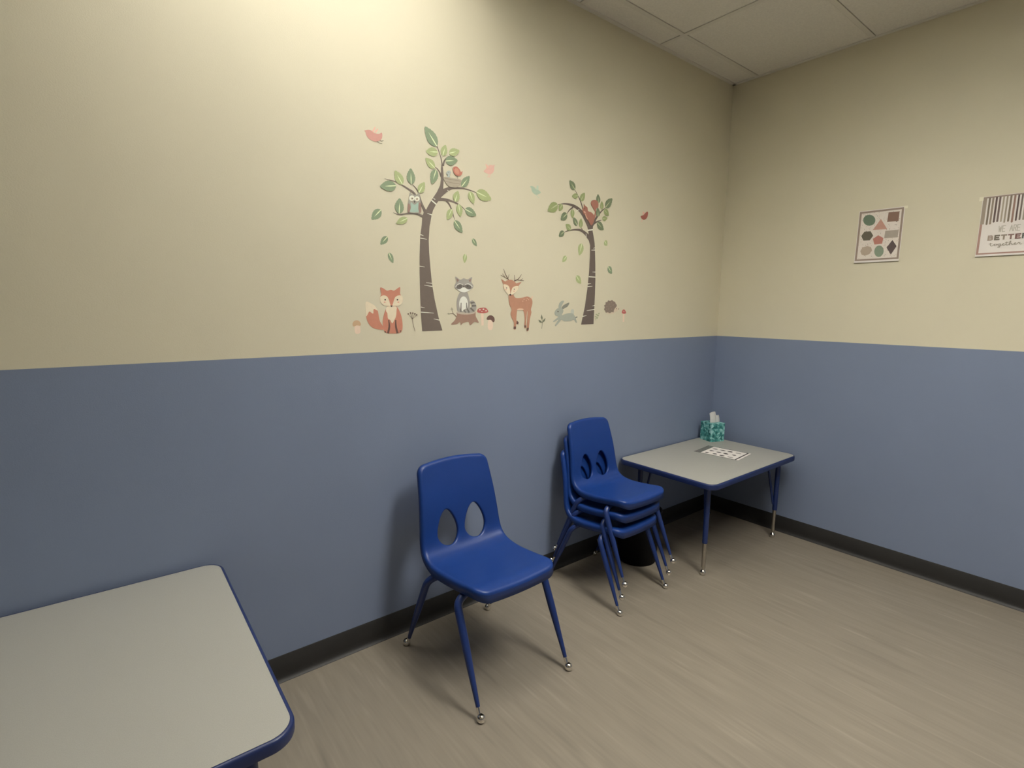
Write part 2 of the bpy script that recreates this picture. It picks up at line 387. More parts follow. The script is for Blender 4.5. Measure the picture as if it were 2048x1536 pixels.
def chair(name='school_chair'):
    t = empty(name)
    sh = from_bm('seat_shell', shell_mesh(), M['blue_plastic'], t, smooth=True)
    md = sh.modifiers.new('thickness', 'SOLIDIFY'); md.thickness = .0050; md.offset = -1; md.use_rim = True
    for front in (1, -1):
        foot_y = .260 * front; mid = (.200, .120 if front > 0 else -.112, .322 if front > 0 else .318)
        topy = .100 if front > 0 else -.060
        bm = bmesh.new()
        tube(bm, [(-.13, topy, .3775), (0, topy, .3775), (.13, topy, .3775)], .0125, 14)
        from_bm('crossbar', bm, M['blue_metal'], t, smooth=True, auto=60)
        for sx in (-1, 1):
            hx = .207
            foot = Vector((sx * hx, foot_y, 0)); m_ = Vector((sx * mid[0], mid[1], mid[2])); dirv = (m_ - foot).normalized()
            start = foot + dirv * .046
            path = arc_path([start, m_ + dirv * .036, (sx * .155, topy, .3775), (sx * .115, topy, .3775)], [.055, .02], 8)
            L = [0.0]
            for a, b in zip(path, path[1:]): L.append(L[-1] + (b - a).length)
            # the tube is swaged: slim at the foot, full width from half height
            dense = []; Ld = []
            for a, b, la in zip(path, path[1:], L):
                n = max(1, int((b - a).length / .03))
                for k in range(n): dense.append(a.lerp(b, k / n)); Ld.append(la + (b - a).length * k / n)
            dense.append(path[-1]); Ld.append(L[-1])
            rad = [.0074 + .0070 * min(1, max(0, q / .20)) for q in Ld]
            bm = bmesh.new(); tube(bm, dense, rad, 14)
            leg = from_bm('leg', bm, M['blue_metal'], t, smooth=True, auto=60)
            bm = bmesh.new()
            lathe(bm, [(0, 0), (.0080, 0), (.0118, .0026), (.0144, .0072), (BALL, .0125), (.0150, .0170), (.0128, .0215), (.0096, .0248), (.0064, .0268)], foot.x, foot.y, 20)
            tube(bm, [foot + dirv * .022, foot + dirv * .030, foot + dirv * .0302, foot + dirv * .048], [.0062, .0062, .0076, .0076], 14)
            from_bm('foot_glide', bm, M['chrome'], leg, smooth=True, auto=50)['label'] = 'chrome ball foot glide'
    return t
GRP = 'blue school chairs stacked beside the corner table'
c0 = chair()
tag(c0, 'larger blue plastic school chair standing alone in front of the blue wall', 'chair')
c0.location = (-2.1689, -.3544, 0); c0.rotation_euler = (0, 0, math.pi + .0088)
SSC = .880
STACK = [(-1.3465, -.2610, 0, .038), (-1.3280, -.2620, .0700, .017), (-1.3215, -.2776, .1370, -.001)]
for i, lb in enumerate(('bottom blue chair of the stack of three, its feet on the floor',
                        'middle blue chair of the stack of three, between two others',
                        'top blue chair of the stack of three, its whole seat showing')):
    c = copy_tree(c0)
    tag(c, lb, 'chair', GRP)
    c.location = STACK[i][:3]; c.rotation_euler = (0, 0, math.pi + STACK[i][3]); c.scale = (SSC,) * 3

# ------------------------------------------------------------------ activity tables
def rrect(x0, x1, y0, y1, r, n=10):
    out = []
    for cx, cy, a0 in ((x1 - r, y1 - r, 0), (x0 + r, y1 - r, 90), (x0 + r, y0 + r, 180), (x1 - r, y0 + r, 270)):
        for k in range(n + 1): a = R(a0 + 90 * k / n); out.append((cx + r * math.cos(a), cy + r * math.sin(a)))
    return out
def table(label, x0, x1, y0, y1, h, rz, legs, rad=.052, chrome=.175):
    cx, cy = (x0 + x1) / 2, (y0 + y1) / 2; w, d = x1 - x0, y1 - y0
    t = empty('activity_table', (cx, cy, 0), rz); tag(t, label, 'table')
    th = .029; lam = .0085
    # laminate slab
    o = rrect(-w / 2 + lam, w / 2 - lam, -d / 2 + lam, d / 2 - lam, rad - lam)
    bm = bmesh.new(); A = [bm.verts.new((*p, h)) for p in o]; B = [bm.verts.new((*p, h - th + .002)) for p in o]
    f = bm.faces.new(A); g = bm.faces.new(list(reversed(B))); g.material_index = 1
    for k in range(len(o)): k2 = (k + 1) % len(o); q = bm.faces.new((B[k], B[k2], A[k2], A[k])); q.material_index = 1
    from_bm('tabletop', bm, [M['laminate'], M['underside']], t)
    # T-mould edge band: rounded section swept round the outline
    sec = [(lam, -.0004), (.0060, .0002), (.0032, -.0006), (.0012, -.0026), (0, -.0065), (0, -th + .006), (.0012, -th + .0015), (.004, -th), (lam + .010, -th), (lam + .010, -th + .0015)]
    bm = bmesh.new(); rings = []
    for off, dz in sec:
        rings.append([bm.verts.new((*p, h + dz)) for p in rrect(-w / 2 + off, w / 2 - off, -d / 2 + off, d / 2 - off, rad - off if rad > off else .001)])
    n = len(rings[0])
    for a, b in zip(rings, rings[1:]):
        for k in range(n): bm.faces.new((a[k], a[(k + 1) % n], b[(k + 1) % n], b[k]))
    bmesh.ops.recalc_face_normals(bm, faces=bm.faces)
    from_bm('edge_band', bm, M['blue_edge'], t, smooth=True, auto=45)['label'] = 'dark blue moulded edge'
    # legs: blue sleeve with a diagonal brace, bright adjustable insert, ball glide
    for lx, ly in legs:
        lx, ly = lx - cx, ly - cy; ix, iy = -math.copysign(1, lx) * .7071, -math.copysign(1, ly) * .7071
        zc = chrome; zt = h - th
        bm = bmesh.new()
        tube(bm, [(lx, ly, zc), (lx, ly, zc + .004), (lx, ly, zt)], [.0128, .0136, .0136], 18)
        box(bm, lx - .045, lx + .045, ly - .045, ly + .045, zt - .003, zt)
        b0 = Vector((lx + ix * .066, ly + iy * .066, zt - .004)); b1 = Vector((lx + ix * .012, ly + iy * .012, zc + .035))
        tube(bm, [b0, b1], .0065, 10)
        leg = from_bm('leg', bm, M['blue_metal'], t, smooth=True, auto=45)
        bm = bmesh.new(); tube(bm, [(lx, ly, .040), (lx, ly, zc + .03)], .0105, 18); tube(bm, [(lx, ly, .024), (lx, ly, .0405)], .0065, 12)
        from_bm('leg_insert', bm, M['brushed_steel'], leg, smooth=True, auto=45)['label'] = 'bright steel height adjusting insert'
        bm = bmesh.new(); lathe(bm, [(0, 0), (.0080, 0), (.0118, .0026), (.0144, .0072), (.0156, .0125), (.0150, .0170), (.0128, .0215), (.0096, .0248), (.0064, .0290)], lx, ly, 20)
        from_bm('foot_glide', bm, M['chrome'], leg, smooth=True, auto=50)['label'] = 'chrome ball foot glide'
    return t
TH1 = .527
table('grey topped table with blue edge in the far corner, tissue box on it', -.990, -.074, -.610, -.007, TH1, 0,
      [(-.886, -.522), (-.128, -.526), (-.886, -.096), (-.128, -.096)])
table('near grey topped table with blue edge, cut off at the lower left', -4.24, -3.018, -.901, -.010, .532, R(-.7),
      [(-3.103, -.835), (-4.15, -.82), (-3.103, -.10), (-4.15, -.10)], rad=.058)

# ------------------------------------------------------------------ tissue box on the corner table
t = empty('tissue_box', (-.150, -.0985, TH1), R(-19)); tag(t, 'teal patterned tissue box on the corner table with a white tissue sticking out', 'tissue box')
s, hh = .053, .119; bm = bmesh.new()
lo = rrect(-s, s, -s, s, .003, 3); A = [bm.verts.new((*p, 0)) for p in lo]; B = [bm.verts.new((*p, hh)) for p in lo]
n = len(lo); bm.faces.new(list(reversed(A)))
for k in range(n): bm.faces.new((A[k], A[(k + 1) % n], B[(k + 1) % n], B[k]))
sl = [(.036 * math.cos(2 * math.pi * (k + .5) / n), .017 * math.sin(2 * math.pi * (k + .5) / n)) for k in range(n)]
Cc = [bm.verts.new((*p, hh)) for p in sl]; D = [bm.verts.new((*p, hh - .012)) for p in sl]
for k in range(n): k2 = (k + 1) % n; bm.faces.new((B[k], B[k2], Cc[k2], Cc[k])); bm.faces.new((Cc[k], Cc[k2], D[k2], D[k]))
bm.faces.new(D); bmesh.ops.recalc_face_normals(bm, faces=bm.faces)
from_bm('carton', bm, M['teal_pattern'], t)
def sheet(fn, nu=14, nv=14, th=.0007):
    bm = bmesh.new(); g = [[bm.verts.new(fn(u / nu, v / nv)) for v in range(nv + 1)] for u in range(nu + 1)]
    for u in range(nu):
        for v in range(nv): bm.faces.new((g[u][v], g[u + 1][v], g[u + 1][v + 1], g[u][v + 1]))
    bmesh.ops.solidify(bm, geom=bm.faces[:], thickness=th); return bm
def flap_tall(u, v):            # tall folded lobe, rounded at the top
    a = math.pi * (1.15 * u + .1); wd = .024 * (1 - .10 * v); z = hh - .010 + v * .079 - .016 * abs(2 * u - .9) ** 2.2 * v
    return (-.010 + wd * math.cos(a) * -1.15 + .010 * v, -.008 - .009 * math.sin(a) + .022 * v * v, z)
def flap_low(u, v):
    z = hh - .010 + v * .052 + .002 * math.sin(u * 3)
    return (.006 + .043 * u + .003 * v, -.003 - .007 * math.sin(math.pi * u * .9) + .014 * v * v, z)
ti = from_bm('tissue', sheet(flap_tall), M['tissue'], t, smooth=True)
from_bm('tissue_fold', sheet(flap_low), M['tissue'], ti, smooth=True)

# ------------------------------------------------------------------ laminated sheet on the corner table
A_, B_, C_ = Vector((-.503, -.190)), Vector((-.307, -.167)), Vector((-.280, -.428))
ux = (B_ - A_).normalized(); uy = Vector((ux.y, -ux.x))
t = empty('activity_sheet', (A_.x, A_.y, TH1 + .0004)); tag(t, 'laminated white sheet with rows of small black pictures lying on the corner table', 'sheet')
def sp(a, b, z=0): p = ux * a + uy * b; return (p.x, p.y, z)
def sheet_quad(bm, a0, a1, b0, b1, z0, z1, mi=0):
    lo = [bm.verts.new(sp(a, b, z0)) for a, b in ((a0, b0), (a1, b0), (a1, b1), (a0, b1))]; hi = [bm.verts.new(sp(a, b, z1)) for a, b in ((a0, b0), (a1, b0), (a1, b1), (a0, b1))]
    F = [bm.faces.new(hi), bm.faces.new(list(reversed(lo)))] + [bm.faces.new((lo[k], lo[(k + 1) % 4], hi[(k + 1) % 4], hi[k])) for k in range(4)]
    for f in F: f.material_index = mi
M['ink'] = mat('ink', (0.045, 0.035, 0.035), .6, noise=.05)
bm = bmesh.new(); sheet_quad(bm, 0, .200, 0, .266, 0, .0003); bmesh.ops.recalc_face_normals(bm, faces=bm.faces)
from_bm('plastic_film', bm, M['clear_film'], t)
bm = bmesh.new(); sheet_quad(bm, .006, .190, .040, .243, .00035, .0006); sheet_quad(bm, .004, .196, .243, .252, .00035, .0006, 1); sheet_quad(bm, .002, .198, .252, .265, .00035, .0006)
for r_ in range(3):
    for c_ in range(4):
        a = .034 + .056 * r_ + random.uniform(-.003, .003); b = .068 + .046 * c_
        k = .0165
        pts = [(a + k * .8 * math.cos(q) * random.uniform(.6, 1.1), b + k * 1.1 * math.sin(q) * random.uniform(.55, 1.1)) for q in np.linspace(0, 2 * math.pi, 9)[:-1]]
        if c_ == 3 and r_ != 1: pts = [(a - .005, b - .014), (a + .005, b - .014), (a + .005, b + .017), (a - .005, b + .017)]
        f = bm.faces.new([bm.verts.new(sp(p, q, .0008)) for p, q in pts]); f.material_index = 1
        if f.calc_area() and f.normal.z < 0: f.normal_flip()
from_bm('printed_page', bm, [M['paper'], M['ink']], t)

# ------------------------------------------------------------------ waste bin under the table
t = empty('waste_bin', (-1.012, -.192, 0)); tag(t, 'black waste bin on the floor behind the stacked chairs, under the corner table', 'bin')
bm = bmesh.new(); lathe(bm, [(0, .004), (.094, .004), (.098, .0), (.102, .004), (.122, .285), (.119, .285), (.099, .008), (0, .008)], seg=36)
from_bm('bin_body', bm, M['black_plastic'], t, smooth=True, auto=50)
bm = bmesh.new(); lathe(bm, [(.1195, .280), (.1265, .280), (.128, .285), (.1265, .291), (.120, .291), (.1185, .286), (.1195, .280)], seg=36)
from_bm('rim', bm, M['black_plastic'], t, smooth=True, auto=60)

# ------------------------------------------------------------------ printed vinyl wall stickers
PAL = dict(coral=(204, 134, 118), salmon=(228, 168, 145), pink=(220, 166, 146), twig=(120, 112, 88), nest=(168, 155, 130), nestdark=(140, 126, 104), redorange=(195, 105, 78),
    orangelight=(205, 130, 95), greyblue=(165, 176, 170), dark=(72, 55, 48), owl=(152, 148, 132), teal=(150, 182, 165), owlwing=(150, 112, 98), owlwing2=(205, 195, 165), cream=(236, 226, 198),
    fox=(202, 118, 84), foxcream=(235, 206, 170), foxdark=(105, 70, 58), blush=(225, 150, 120), stem=(226, 196, 168), tan=(200, 158, 108), brown=(112, 88, 70), grey=(158, 152, 142),
    greydark=(105, 98, 90), belly=(236, 226, 206), twigleaf=(165, 158, 128), stump=(158, 118, 96), stumptop=(188, 172, 150), red=(188, 78, 68), darkbrown=(108, 72, 62), deer=(186, 124, 88),
    deercream=(226, 184, 148), sprig=(112, 116, 86), rabbit=(158, 164, 148), rabbitdark=(128, 130, 115), rabbitlight=(180, 184, 168), hedge=(132, 112, 98), hedgeface=(206, 186, 156),
    hedgelight=(170, 150, 130), fern=(150, 160, 108), squirrel=(164, 96, 72), squirrellight=(205, 150, 120), birdteal=(160, 184, 156), birdteallight=(178, 196, 168), rust=(165, 80, 62),
    bark=(110, 94, 82), bark2=(100, 84, 76), speck=(110, 95, 82), frame=(146, 122, 106), paper=(214, 202, 190), g1=(92, 115, 88), g2=(120, 140, 112), terracotta=(188, 130, 108), brownsq=(130, 92, 70),
    olive=(90, 82, 62), orange=(182, 104, 84), taupe=(160, 146, 130), tan2=(172, 150, 126), plum=(82, 62, 62),
    leafdark=(122, 144, 104), leafdarker=(98, 118, 80), leaflight=(160, 174, 102), vein=(210, 222, 165), greyprint=(176, 168, 152), leafdark2=(106, 122, 84), leaflight2=(140, 154, 84), vein2=(178, 186, 132))
PM = {}
def muted(c):                                     # matte vinyl print: a little less saturated than the palette
    g = .3 * c[0] + .55 * c[1] + .15 * c[2]
    return tuple(min((v * .74 + g * .26) * 1.16 + .012, .85) for v in c)
def pm(k):
    if k not in PM: PM[k] = mat('print_' + k, muted(lin(PAL[k])), .5, noise=.03, nscale=60)
    return PM[k]
def smooth_closed(P, n=4):
    P = np.array(P, float); N = len(P); out = []
    if N < 5: return [tuple(p) for p in P]
    for i in range(N):
        p0, p1, p2, p3 = P[i - 1], P[i], P[(i + 1) % N], P[(i + 2) % N]
        for k in range(n):
            t = k / n; out.append(tuple(.5 * ((2 * p1) + (-p0 + p2) * t + (2 * p0 - 5 * p1 + 4 * p2 - p3) * t * t + (-p0 + 3 * p1 - 3 * p2 + p3) * t ** 3)))
    return out
def stroke_poly(pts):
    if len(pts) > 2:
        q = catmull(pts, 6)
    else:
        q = np.array(pts, float)
    L, Rr = [], []
    for i in range(len(q)):
        a, b = q[max(i - 1, 0)][:2], q[min(i + 1, len(q) - 1)][:2]; d = b - a; d /= max(np.hypot(*d), 1e-9); n = np.array([-d[1], d[0]]); w = q[i][2] / 2
        L.append(tuple(q[i][:2] + n * w)); Rr.append(tuple(q[i][:2] - n * w))
    return L + Rr[::-1]
class Flat:
    """layers of flat print on a wall; wall 'L' is the y = 0 plane (x, z), wall 'R' the x = 0 plane (y, z)"""
    def __init__(self, side, org, base=.0004, step=.00005): self.bm = bmesh.new(); self.side = side; self.org = org; self.d = base; self.step = step; self.mats = []
    def add(self, poly, key):
        if key not in self.mats: self.mats.append(key)
        mi = self.mats.index(key)
        vs = []
        for a, b in poly:
            a -= self.org[0]; b -= self.org[1]
            vs.append(self.bm.verts.new((a, -self.d, b) if self.side == 'L' else (-self.d, a, b)))
        want = Vector((0, -1, 0)) if self.side == 'L' else Vector((-1, 0, 0))
        q = self.bm.faces.new(vs); q.normal_update(); q.material_index = mi
        if q.normal.dot(want) < 0: q.normal_flip()
        self.d += self.step
    def done(self, name, parent=None, loc=None):
        o = from_bm(name, self.bm, [pm(k) for k in self.mats], parent)
        if loc: o.location = loc
        return o
DECALS = {
 'bird_coral': [['p','coral',[[-2.45696,2.00241],[-2.45034,2.00589],[-2.43981,2.00937],[-2.42935,2.00882],[-2.42045,2.00389],[-2.40836,2.00226],[-2.3976,2.00441],[-2.38914,2.00991],[-2.38656,2.00252],[-2.38877,1.98981],[-2.39671,1.98144],[-2.41071,1.97413],[-2.42587,1.97447],[-2.44074,1.97968],[-2.44936,1.99005],[-2.452,2.00021]]],['s','salmon',[[-2.42341,2.00599,0.0063],[-2.4138,2.02411,0.004]]],['s','salmon',[[-2.41436,2.00511,0.0063],[-2.40357,2.02001,0.0035]]],['s','twig',[[-2.40912,1.97633,0.0017],[-2.40005,1.97208,0.0018],[-2.38772,1.97196,0.0018]]],['s','twig',[[-2.39731,1.98215,0.0017],[-2.39058,1.98017,0.0018],[-2.38245,1.98337,0.0018]]]],
 'bird_pink': [['p','pink',[[-1.92702,1.94725],[-1.91602,1.95916],[-1.90785,1.97002],[-1.89344,1.97877],[-1.8768,1.97994],[-1.86845,1.98422],[-1.87174,1.97437],[-1.87249,1.9598],[-1.8808,1.94724],[-1.89741,1.94079],[-1.91392,1.94202]]],['p','salmon',[[-1.90987,1.96016],[-1.91813,1.97941],[-1.90787,1.97637],[-1.8996,1.9682]]],['s','salmon',[[-1.89825,1.94226,0.0022],[-1.90563,1.92577,0.0022]]],['s','salmon',[[-1.8912,1.94336,0.0022],[-1.89735,1.92639,0.0022]]]],
 'nest': [['p','nest',[[-2.12519,1.89368],[-2.08637,1.89568],[-2.04286,1.89553],[-2.04677,1.87952],[-2.06022,1.8637],[-2.08291,1.85955],[-2.10341,1.86212],[-2.11805,1.87515]]],['s','nestdark',[[-2.12158,1.88911,0.0023],[-2.08268,1.88954,0.002],[-2.04481,1.88907,0.0017]]],['s','nestdark',[[-2.11618,1.87845,0.0017],[-2.08278,1.8767,0.0021],[-2.0506,1.87896,0.0017]]]],
 'nest_bird_orange': [['p','redorange',[[-2.08235,1.93217],[-2.07667,1.94068],[-2.06349,1.94376],[-2.05028,1.93585],[-2.0427,1.92633],[-2.03617,1.93106],[-2.03853,1.91776],[-2.05043,1.90915],[-2.06372,1.90832],[-2.07685,1.91634]]],['p','orangelight',[[-2.0539,1.93036],[-2.05227,1.92686],[-2.05168,1.92322],[-2.05219,1.91982],[-2.05375,1.91697],[-2.0562,1.91498],[-2.05929,1.91403],[-2.06274,1.9142],[-2.06618,1.9155],[-2.06929,1.91777],[-2.07177,1.9208],[-2.07338,1.92429],[-2.07395,1.9279],[-2.07344,1.93129],[-2.0719,1.93411],[-2.06948,1.93611],[-2.0664,1.93707],[-2.06297,1.93692],[-2.05953,1.93565],[-2.0564,1.93339]]],['s','twig',[[-2.05993,1.9089,0.0021],[-2.05887,1.8968,0.0021]]],['p','dark',[[-2.07277,1.93555],[-2.07284,1.93521],[-2.07303,1.93488],[-2.07332,1.9346],[-2.07369,1.93439],[-2.07409,1.93427],[-2.0745,1.93426],[-2.07487,1.93435],[-2.07515,1.93454],[-2.07534,1.9348],[-2.0754,1.93512],[-2.07533,1.93546],[-2.07514,1.93579],[-2.07485,1.93607],[-2.07448,1.93628],[-2.07408,1.9364],[-2.07367,1.93642],[-2.07331,1.93632],[-2.07302,1.93614],[-2.07283,1.93587]]]],
 'nest_bird_grey': [['p','greyblue',[[-2.11404,1.90897],[-2.10843,1.9189],[-2.09731,1.92219],[-2.09068,1.91567],[-2.09856,1.90686],[-2.09679,1.89743],[-2.11012,1.89599],[-2.10673,1.90408]]],['p','dark',[[-2.10146,1.91457],[-2.10153,1.91419],[-2.10175,1.91382],[-2.10208,1.9135],[-2.10249,1.91326],[-2.10295,1.91313],[-2.1034,1.91312],[-2.10382,1.91322],[-2.10414,1.91344],[-2.10435,1.91374],[-2.10442,1.91411],[-2.10434,1.91449],[-2.10413,1.91486],[-2.1038,1.91518],[-2.10338,1.91542],[-2.10293,1.91555],[-2.10247,1.91556],[-2.10206,1.91546],[-2.10173,1.91524],[-2.10152,1.91494]]]],
 'owl': [['p','owl',[[-2.2777,1.81534],[-2.27042,1.80906],[-2.2603,1.8075],[-2.24661,1.81081],[-2.23789,1.81874],[-2.2348,1.79914],[-2.2317,1.77886],[-2.23032,1.75827],[-2.23512,1.74137],[-2.28367,1.73729],[-2.28954,1.74539],[-2.28811,1.76599],[-2.28185,1.79299]]],['p','teal',[[-2.27445,1.77644],[-2.25933,1.76953],[-2.24201,1.78052],[-2.24313,1.75674],[-2.24267,1.74436],[-2.28023,1.74062],[-2.27486,1.7559]]],['p','owlwing',[[-2.28704,1.76903],[-2.27966,1.76849],[-2.27655,1.7557],[-2.28195,1.73895],[-2.28896,1.74107]]],['p','owlwing',[[-2.24034,1.77778],[-2.23172,1.77737],[-2.2298,1.74792],[-2.23857,1.74186],[-2.24244,1.75683]]],['p','cream',[[-2.25852,1.79428],[-2.25916,1.79103],[-2.26091,1.78794],[-2.26359,1.78533],[-2.26693,1.78345],[-2.27061,1.78248],[-2.27426,1.78251],[-2.27753,1.78355],[-2.28009,1.78548],[-2.28171,1.78811],[-2.28222,1.79119],[-2.28158,1.79442],[-2.27985,1.79749],[-2.27719,1.80009],[-2.27387,1.80198],[-2.27021,1.80297],[-2.26655,1.80296],[-2.26327,1.80194],[-2.26068,1.80002],[-2.25904,1.79738]]],['p','cream',[[-2.23659,1.79507],[-2.23718,1.79208],[-2.2388,1.78924],[-2.24128,1.78684],[-2.24437,1.7851],[-2.24778,1.78421],[-2.25117,1.78424],[-2.25419,1.78519],[-2.25658,1.78696],[-2.25808,1.78939],[-2.25856,1.79222],[-2.25797,1.7952],[-2.25637,1.79802],[-2.25391,1.80042],[-2.25083,1.80216],[-2.24743,1.80307],[-2.24405,1.80306],[-2.241,1.80212],[-2.2386,1.80036],[-2.23708,1.79793]]],['p','owlwing2',[[-2.26263,1.79257],[-2.26298,1.79081],[-2.26392,1.78914],[-2.26538,1.78772],[-2.26719,1.7867],[-2.26919,1.78617],[-2.27117,1.78619],[-2.27295,1.78675],[-2.27434,1.78779],[-2.27522,1.78922],[-2.2755,1.7909],[-2.27516,1.79266],[-2.27421,1.79432],[-2.27277,1.79574],[-2.27096,1.79676],[-2.26897,1.7973],[-2.26698,1.79729],[-2.2652,1.79673],[-2.2638,1.79569],[-2.26291,1.79426]]],['p','owlwing2',[[-2.24178,1.79352],[-2.24211,1.79184],[-2.24302,1.79024],[-2.24441,1.78889],[-2.24615,1.78791],[-2.24807,1.78741],[-2.24997,1.78743],[-2.25167,1.78796],[-2.25302,1.78896],[-2.25386,1.79032],[-2.25413,1.79192],[-2.2538,1.79359],[-2.2529,1.79518],[-2.25151,1.79653],[-2.24978,1.79751],[-2.24787,1.79802],[-2.24597,1.79801],[-2.24426,1.79748],[-2.24291,1.79649],[-2.24205,1.79512]]],['p','dark',[[-2.26636,1.79209],[-2.26651,1.79135],[-2.26691,1.79064],[-2.26752,1.79005],[-2.26828,1.78962],[-2.26912,1.78939],[-2.26996,1.7894],[-2.27071,1.78963],[-2.2713,1.79007],[-2.27167,1.79068],[-2.27179,1.79138],[-2.27164,1.79212],[-2.27124,1.79283],[-2.27063,1.79342],[-2.26987,1.79385],[-2.26903,1.79408],[-2.2682,1.79407],[-2.26745,1.79384],[-2.26686,1.7934],[-2.26648,1.7928]]],['p','dark',[[-2.24522,1.79307],[-2.24537,1.79233],[-2.24577,1.79162],[-2.24639,1.79102],[-2.24716,1.79058],[-2.24801,1.79036],[-2.24886,1.79036],[-2.24962,1.7906],[-2.25021,1.79104],[-2.25059,1.79165],[-2.25071,1.79236],[-2.25056,1.79311],[-2.25016,1.79381],[-2.24955,1.79441],[-2.24877,1.79485],[-2.24792,1.79507],[-2.24708,1.79507],[-2.24632,1.79483],[-2.24572,1.79439],[-2.24534,1.79378]]],['p','dark',[[-2.26313,1.78431],[-2.25496,1.78418],[-2.2599,1.77533]]]],
 'fox': [['p','fox',[[-2.46995,1.39172],[-2.44838,1.38616],[-2.43297,1.37604],[-2.42389,1.36134],[-2.4197,1.34057],[-2.41549,1.3197],[-2.40473,1.30161],[-2.3996,1.28768],[-2.426,1.28847],[-2.44798,1.29629],[-2.4631,1.31422],[-2.47022,1.33483],[-2.47102,1.35823]]],['p','foxcream',[[-2.46995,1.39172],[-2.44838,1.38616],[-2.43297,1.37604],[-2.42393,1.35986],[-2.43896,1.36569],[-2.44167,1.34889],[-2.44943,1.35183],[-2.45808,1.35534],[-2.46951,1.33776],[-2.47102,1.35823]]],['p','fox',[[-2.38159,1.37648],[-2.35193,1.37825],[-2.34205,1.3738],[-2.33074,1.35562],[-2.32285,1.33116],[-2.32007,1.30348],[-2.32328,1.28196],[-2.33775,1.27148],[-2.38761,1.27263],[-2.40032,1.28498],[-2.40439,1.3136],[-2.39872,1.34352],[-2.39005,1.36446]]],['p','foxcream',[[-2.38326,1.37498],[-2.34698,1.37678],[-2.34509,1.35862],[-2.34793,1.33737],[-2.35493,1.32373],[-2.36422,1.31075],[-2.37313,1.32386],[-2.38216,1.32995],[-2.38393,1.3495],[-2.38923,1.35848]]],['s','foxdark',[[-2.37905,1.32391,0.0044],[-2.37709,1.29818,0.0076],[-2.38337,1.27162,0.0088]]],['s','foxdark',[[-2.34927,1.32369,0.0045],[-2.34889,1.29776,0.0077],[-2.34281,1.27129,0.009]]],['s','foxdark',[[-2.39724,1.27889,0.0056],[-2.39143,1.27665,0.0044]]],['s','foxdark',[[-2.33252,1.27845,0.0052],[-2.32669,1.28141,0.0032]]],['p','fox',[[-2.41029,1.44707],[-2.39599,1.44308],[-2.38327,1.43603],[-2.36689,1.43945],[-2.3538,1.43682],[-2.34036,1.44468],[-2.32754,1.45048],[-2.32812,1.42543],[-2.32355,1.41949],[-2.31714,1.40444],[-2.32086,1.38919],[-2.33692,1.37839],[-2.35192,1.37885],[-2.36625,1.37421],[-2.37829,1.37801],[-2.39709,1.37933],[-2.41027,1.39105],[-2.41365,1.40725],[-2.40752,1.42065],[-2.40911,1.4324]]],['p','foxcream',[[-2.40965,1.41323],[-2.39668,1.41793],[-2.38386,1.41374],[-2.37607,1.40047],[-2.37154,1.38557],[-2.36689,1.37481],[-2.37829,1.37801],[-2.39709,1.37933],[-2.41027,1.39105],[-2.41337,1.40578]]],['p','foxcream',[[-2.32089,1.41803],[-2.33765,1.41828],[-2.34946,1.41142],[-2.35469,1.40081],[-2.36003,1.3857],[-2.36525,1.37482],[-2.35192,1.37885],[-2.33692,1.37839],[-2.32086,1.38919],[-2.31714,1.40444]]],['p','dark',[[-2.38841,1.40117],[-2.3886,1.40025],[-2.38908,1.39941],[-2.38981,1.39874],[-2.39073,1.3983],[-2.39173,1.39814],[-2.39273,1.39827],[-2.39362,1.39868],[-2.39432,1.39933],[-2.39475,1.40015],[-2.39489,1.40106],[-2.3947,1.40198],[-2.39422,1.40282],[-2.39349,1.40349],[-2.39258,1.40393],[-2.39157,1.40409],[-2.39058,1.40396],[-2.38968,1.40355],[-2.38898,1.40291],[-2.38855,1.40208]]],['p','dark',[[-2.33704,1.402],[-2.33722,1.40106],[-2.33772,1.40021],[-2.33847,1.39953],[-2.33941,1.39908],[-2.34045,1.39892],[-2.34148,1.39905],[-2.3424,1.39947],[-2.34312,1.40012],[-2.34357,1.40096],[-2.34371,1.40189],[-2.34353,1.40282],[-2.34303,1.40367],[-2.34228,1.40435],[-2.34134,1.4048],[-2.34031,1.40496],[-2.33928,1.40483],[-2.33836,1.40442],[-2.33763,1.40376],[-2.33718,1.40293]]],['p','blush',[[-2.38996,1.39192],[-2.39018,1.39118],[-2.3908,1.39051],[-2.39175,1.38997],[-2.39293,1.38961],[-2.39423,1.38948],[-2.39553,1.38958],[-2.39669,1.3899],[-2.3976,1.39042],[-2.39818,1.39107],[-2.39836,1.3918],[-2.39814,1.39254],[-2.39753,1.39321],[-2.39658,1.39375],[-2.3954,1.39411],[-2.3941,1.39424],[-2.39281,1.39414],[-2.39164,1.39382],[-2.39072,1.39331],[-2.39014,1.39265]]],['p','blush',[[-2.33223,1.39269],[-2.33246,1.39193],[-2.3331,1.39125],[-2.33407,1.3907],[-2.3353,1.39034],[-2.33665,1.3902],[-2.33799,1.39031],[-2.33919,1.39063],[-2.34014,1.39116],[-2.34074,1.39182],[-2.34094,1.39257],[-2.3407,1.39332],[-2.34007,1.394],[-2.3391,1.39455],[-2.33788,1.39491],[-2.33653,1.39505],[-2.33519,1.39495],[-2.33398,1.39462],[-2.33303,1.3941],[-2.33243,1.39343]]],['p','dark',[[-2.3717,1.37957],[-2.35985,1.37968],[-2.36628,1.37301]]]],
 'mush_tan': [['p','stem',[[-2.51563,1.30318],[-2.49737,1.30438],[-2.49514,1.27949],[-2.50299,1.27322],[-2.51209,1.27402],[-2.51699,1.28141]]],['p','tan',[[-2.52451,1.30764],[-2.52115,1.31772],[-2.5104,1.32342],[-2.49835,1.32042],[-2.49172,1.30868],[-2.49589,1.3029],[-2.50802,1.30453],[-2.52025,1.30035]]]],
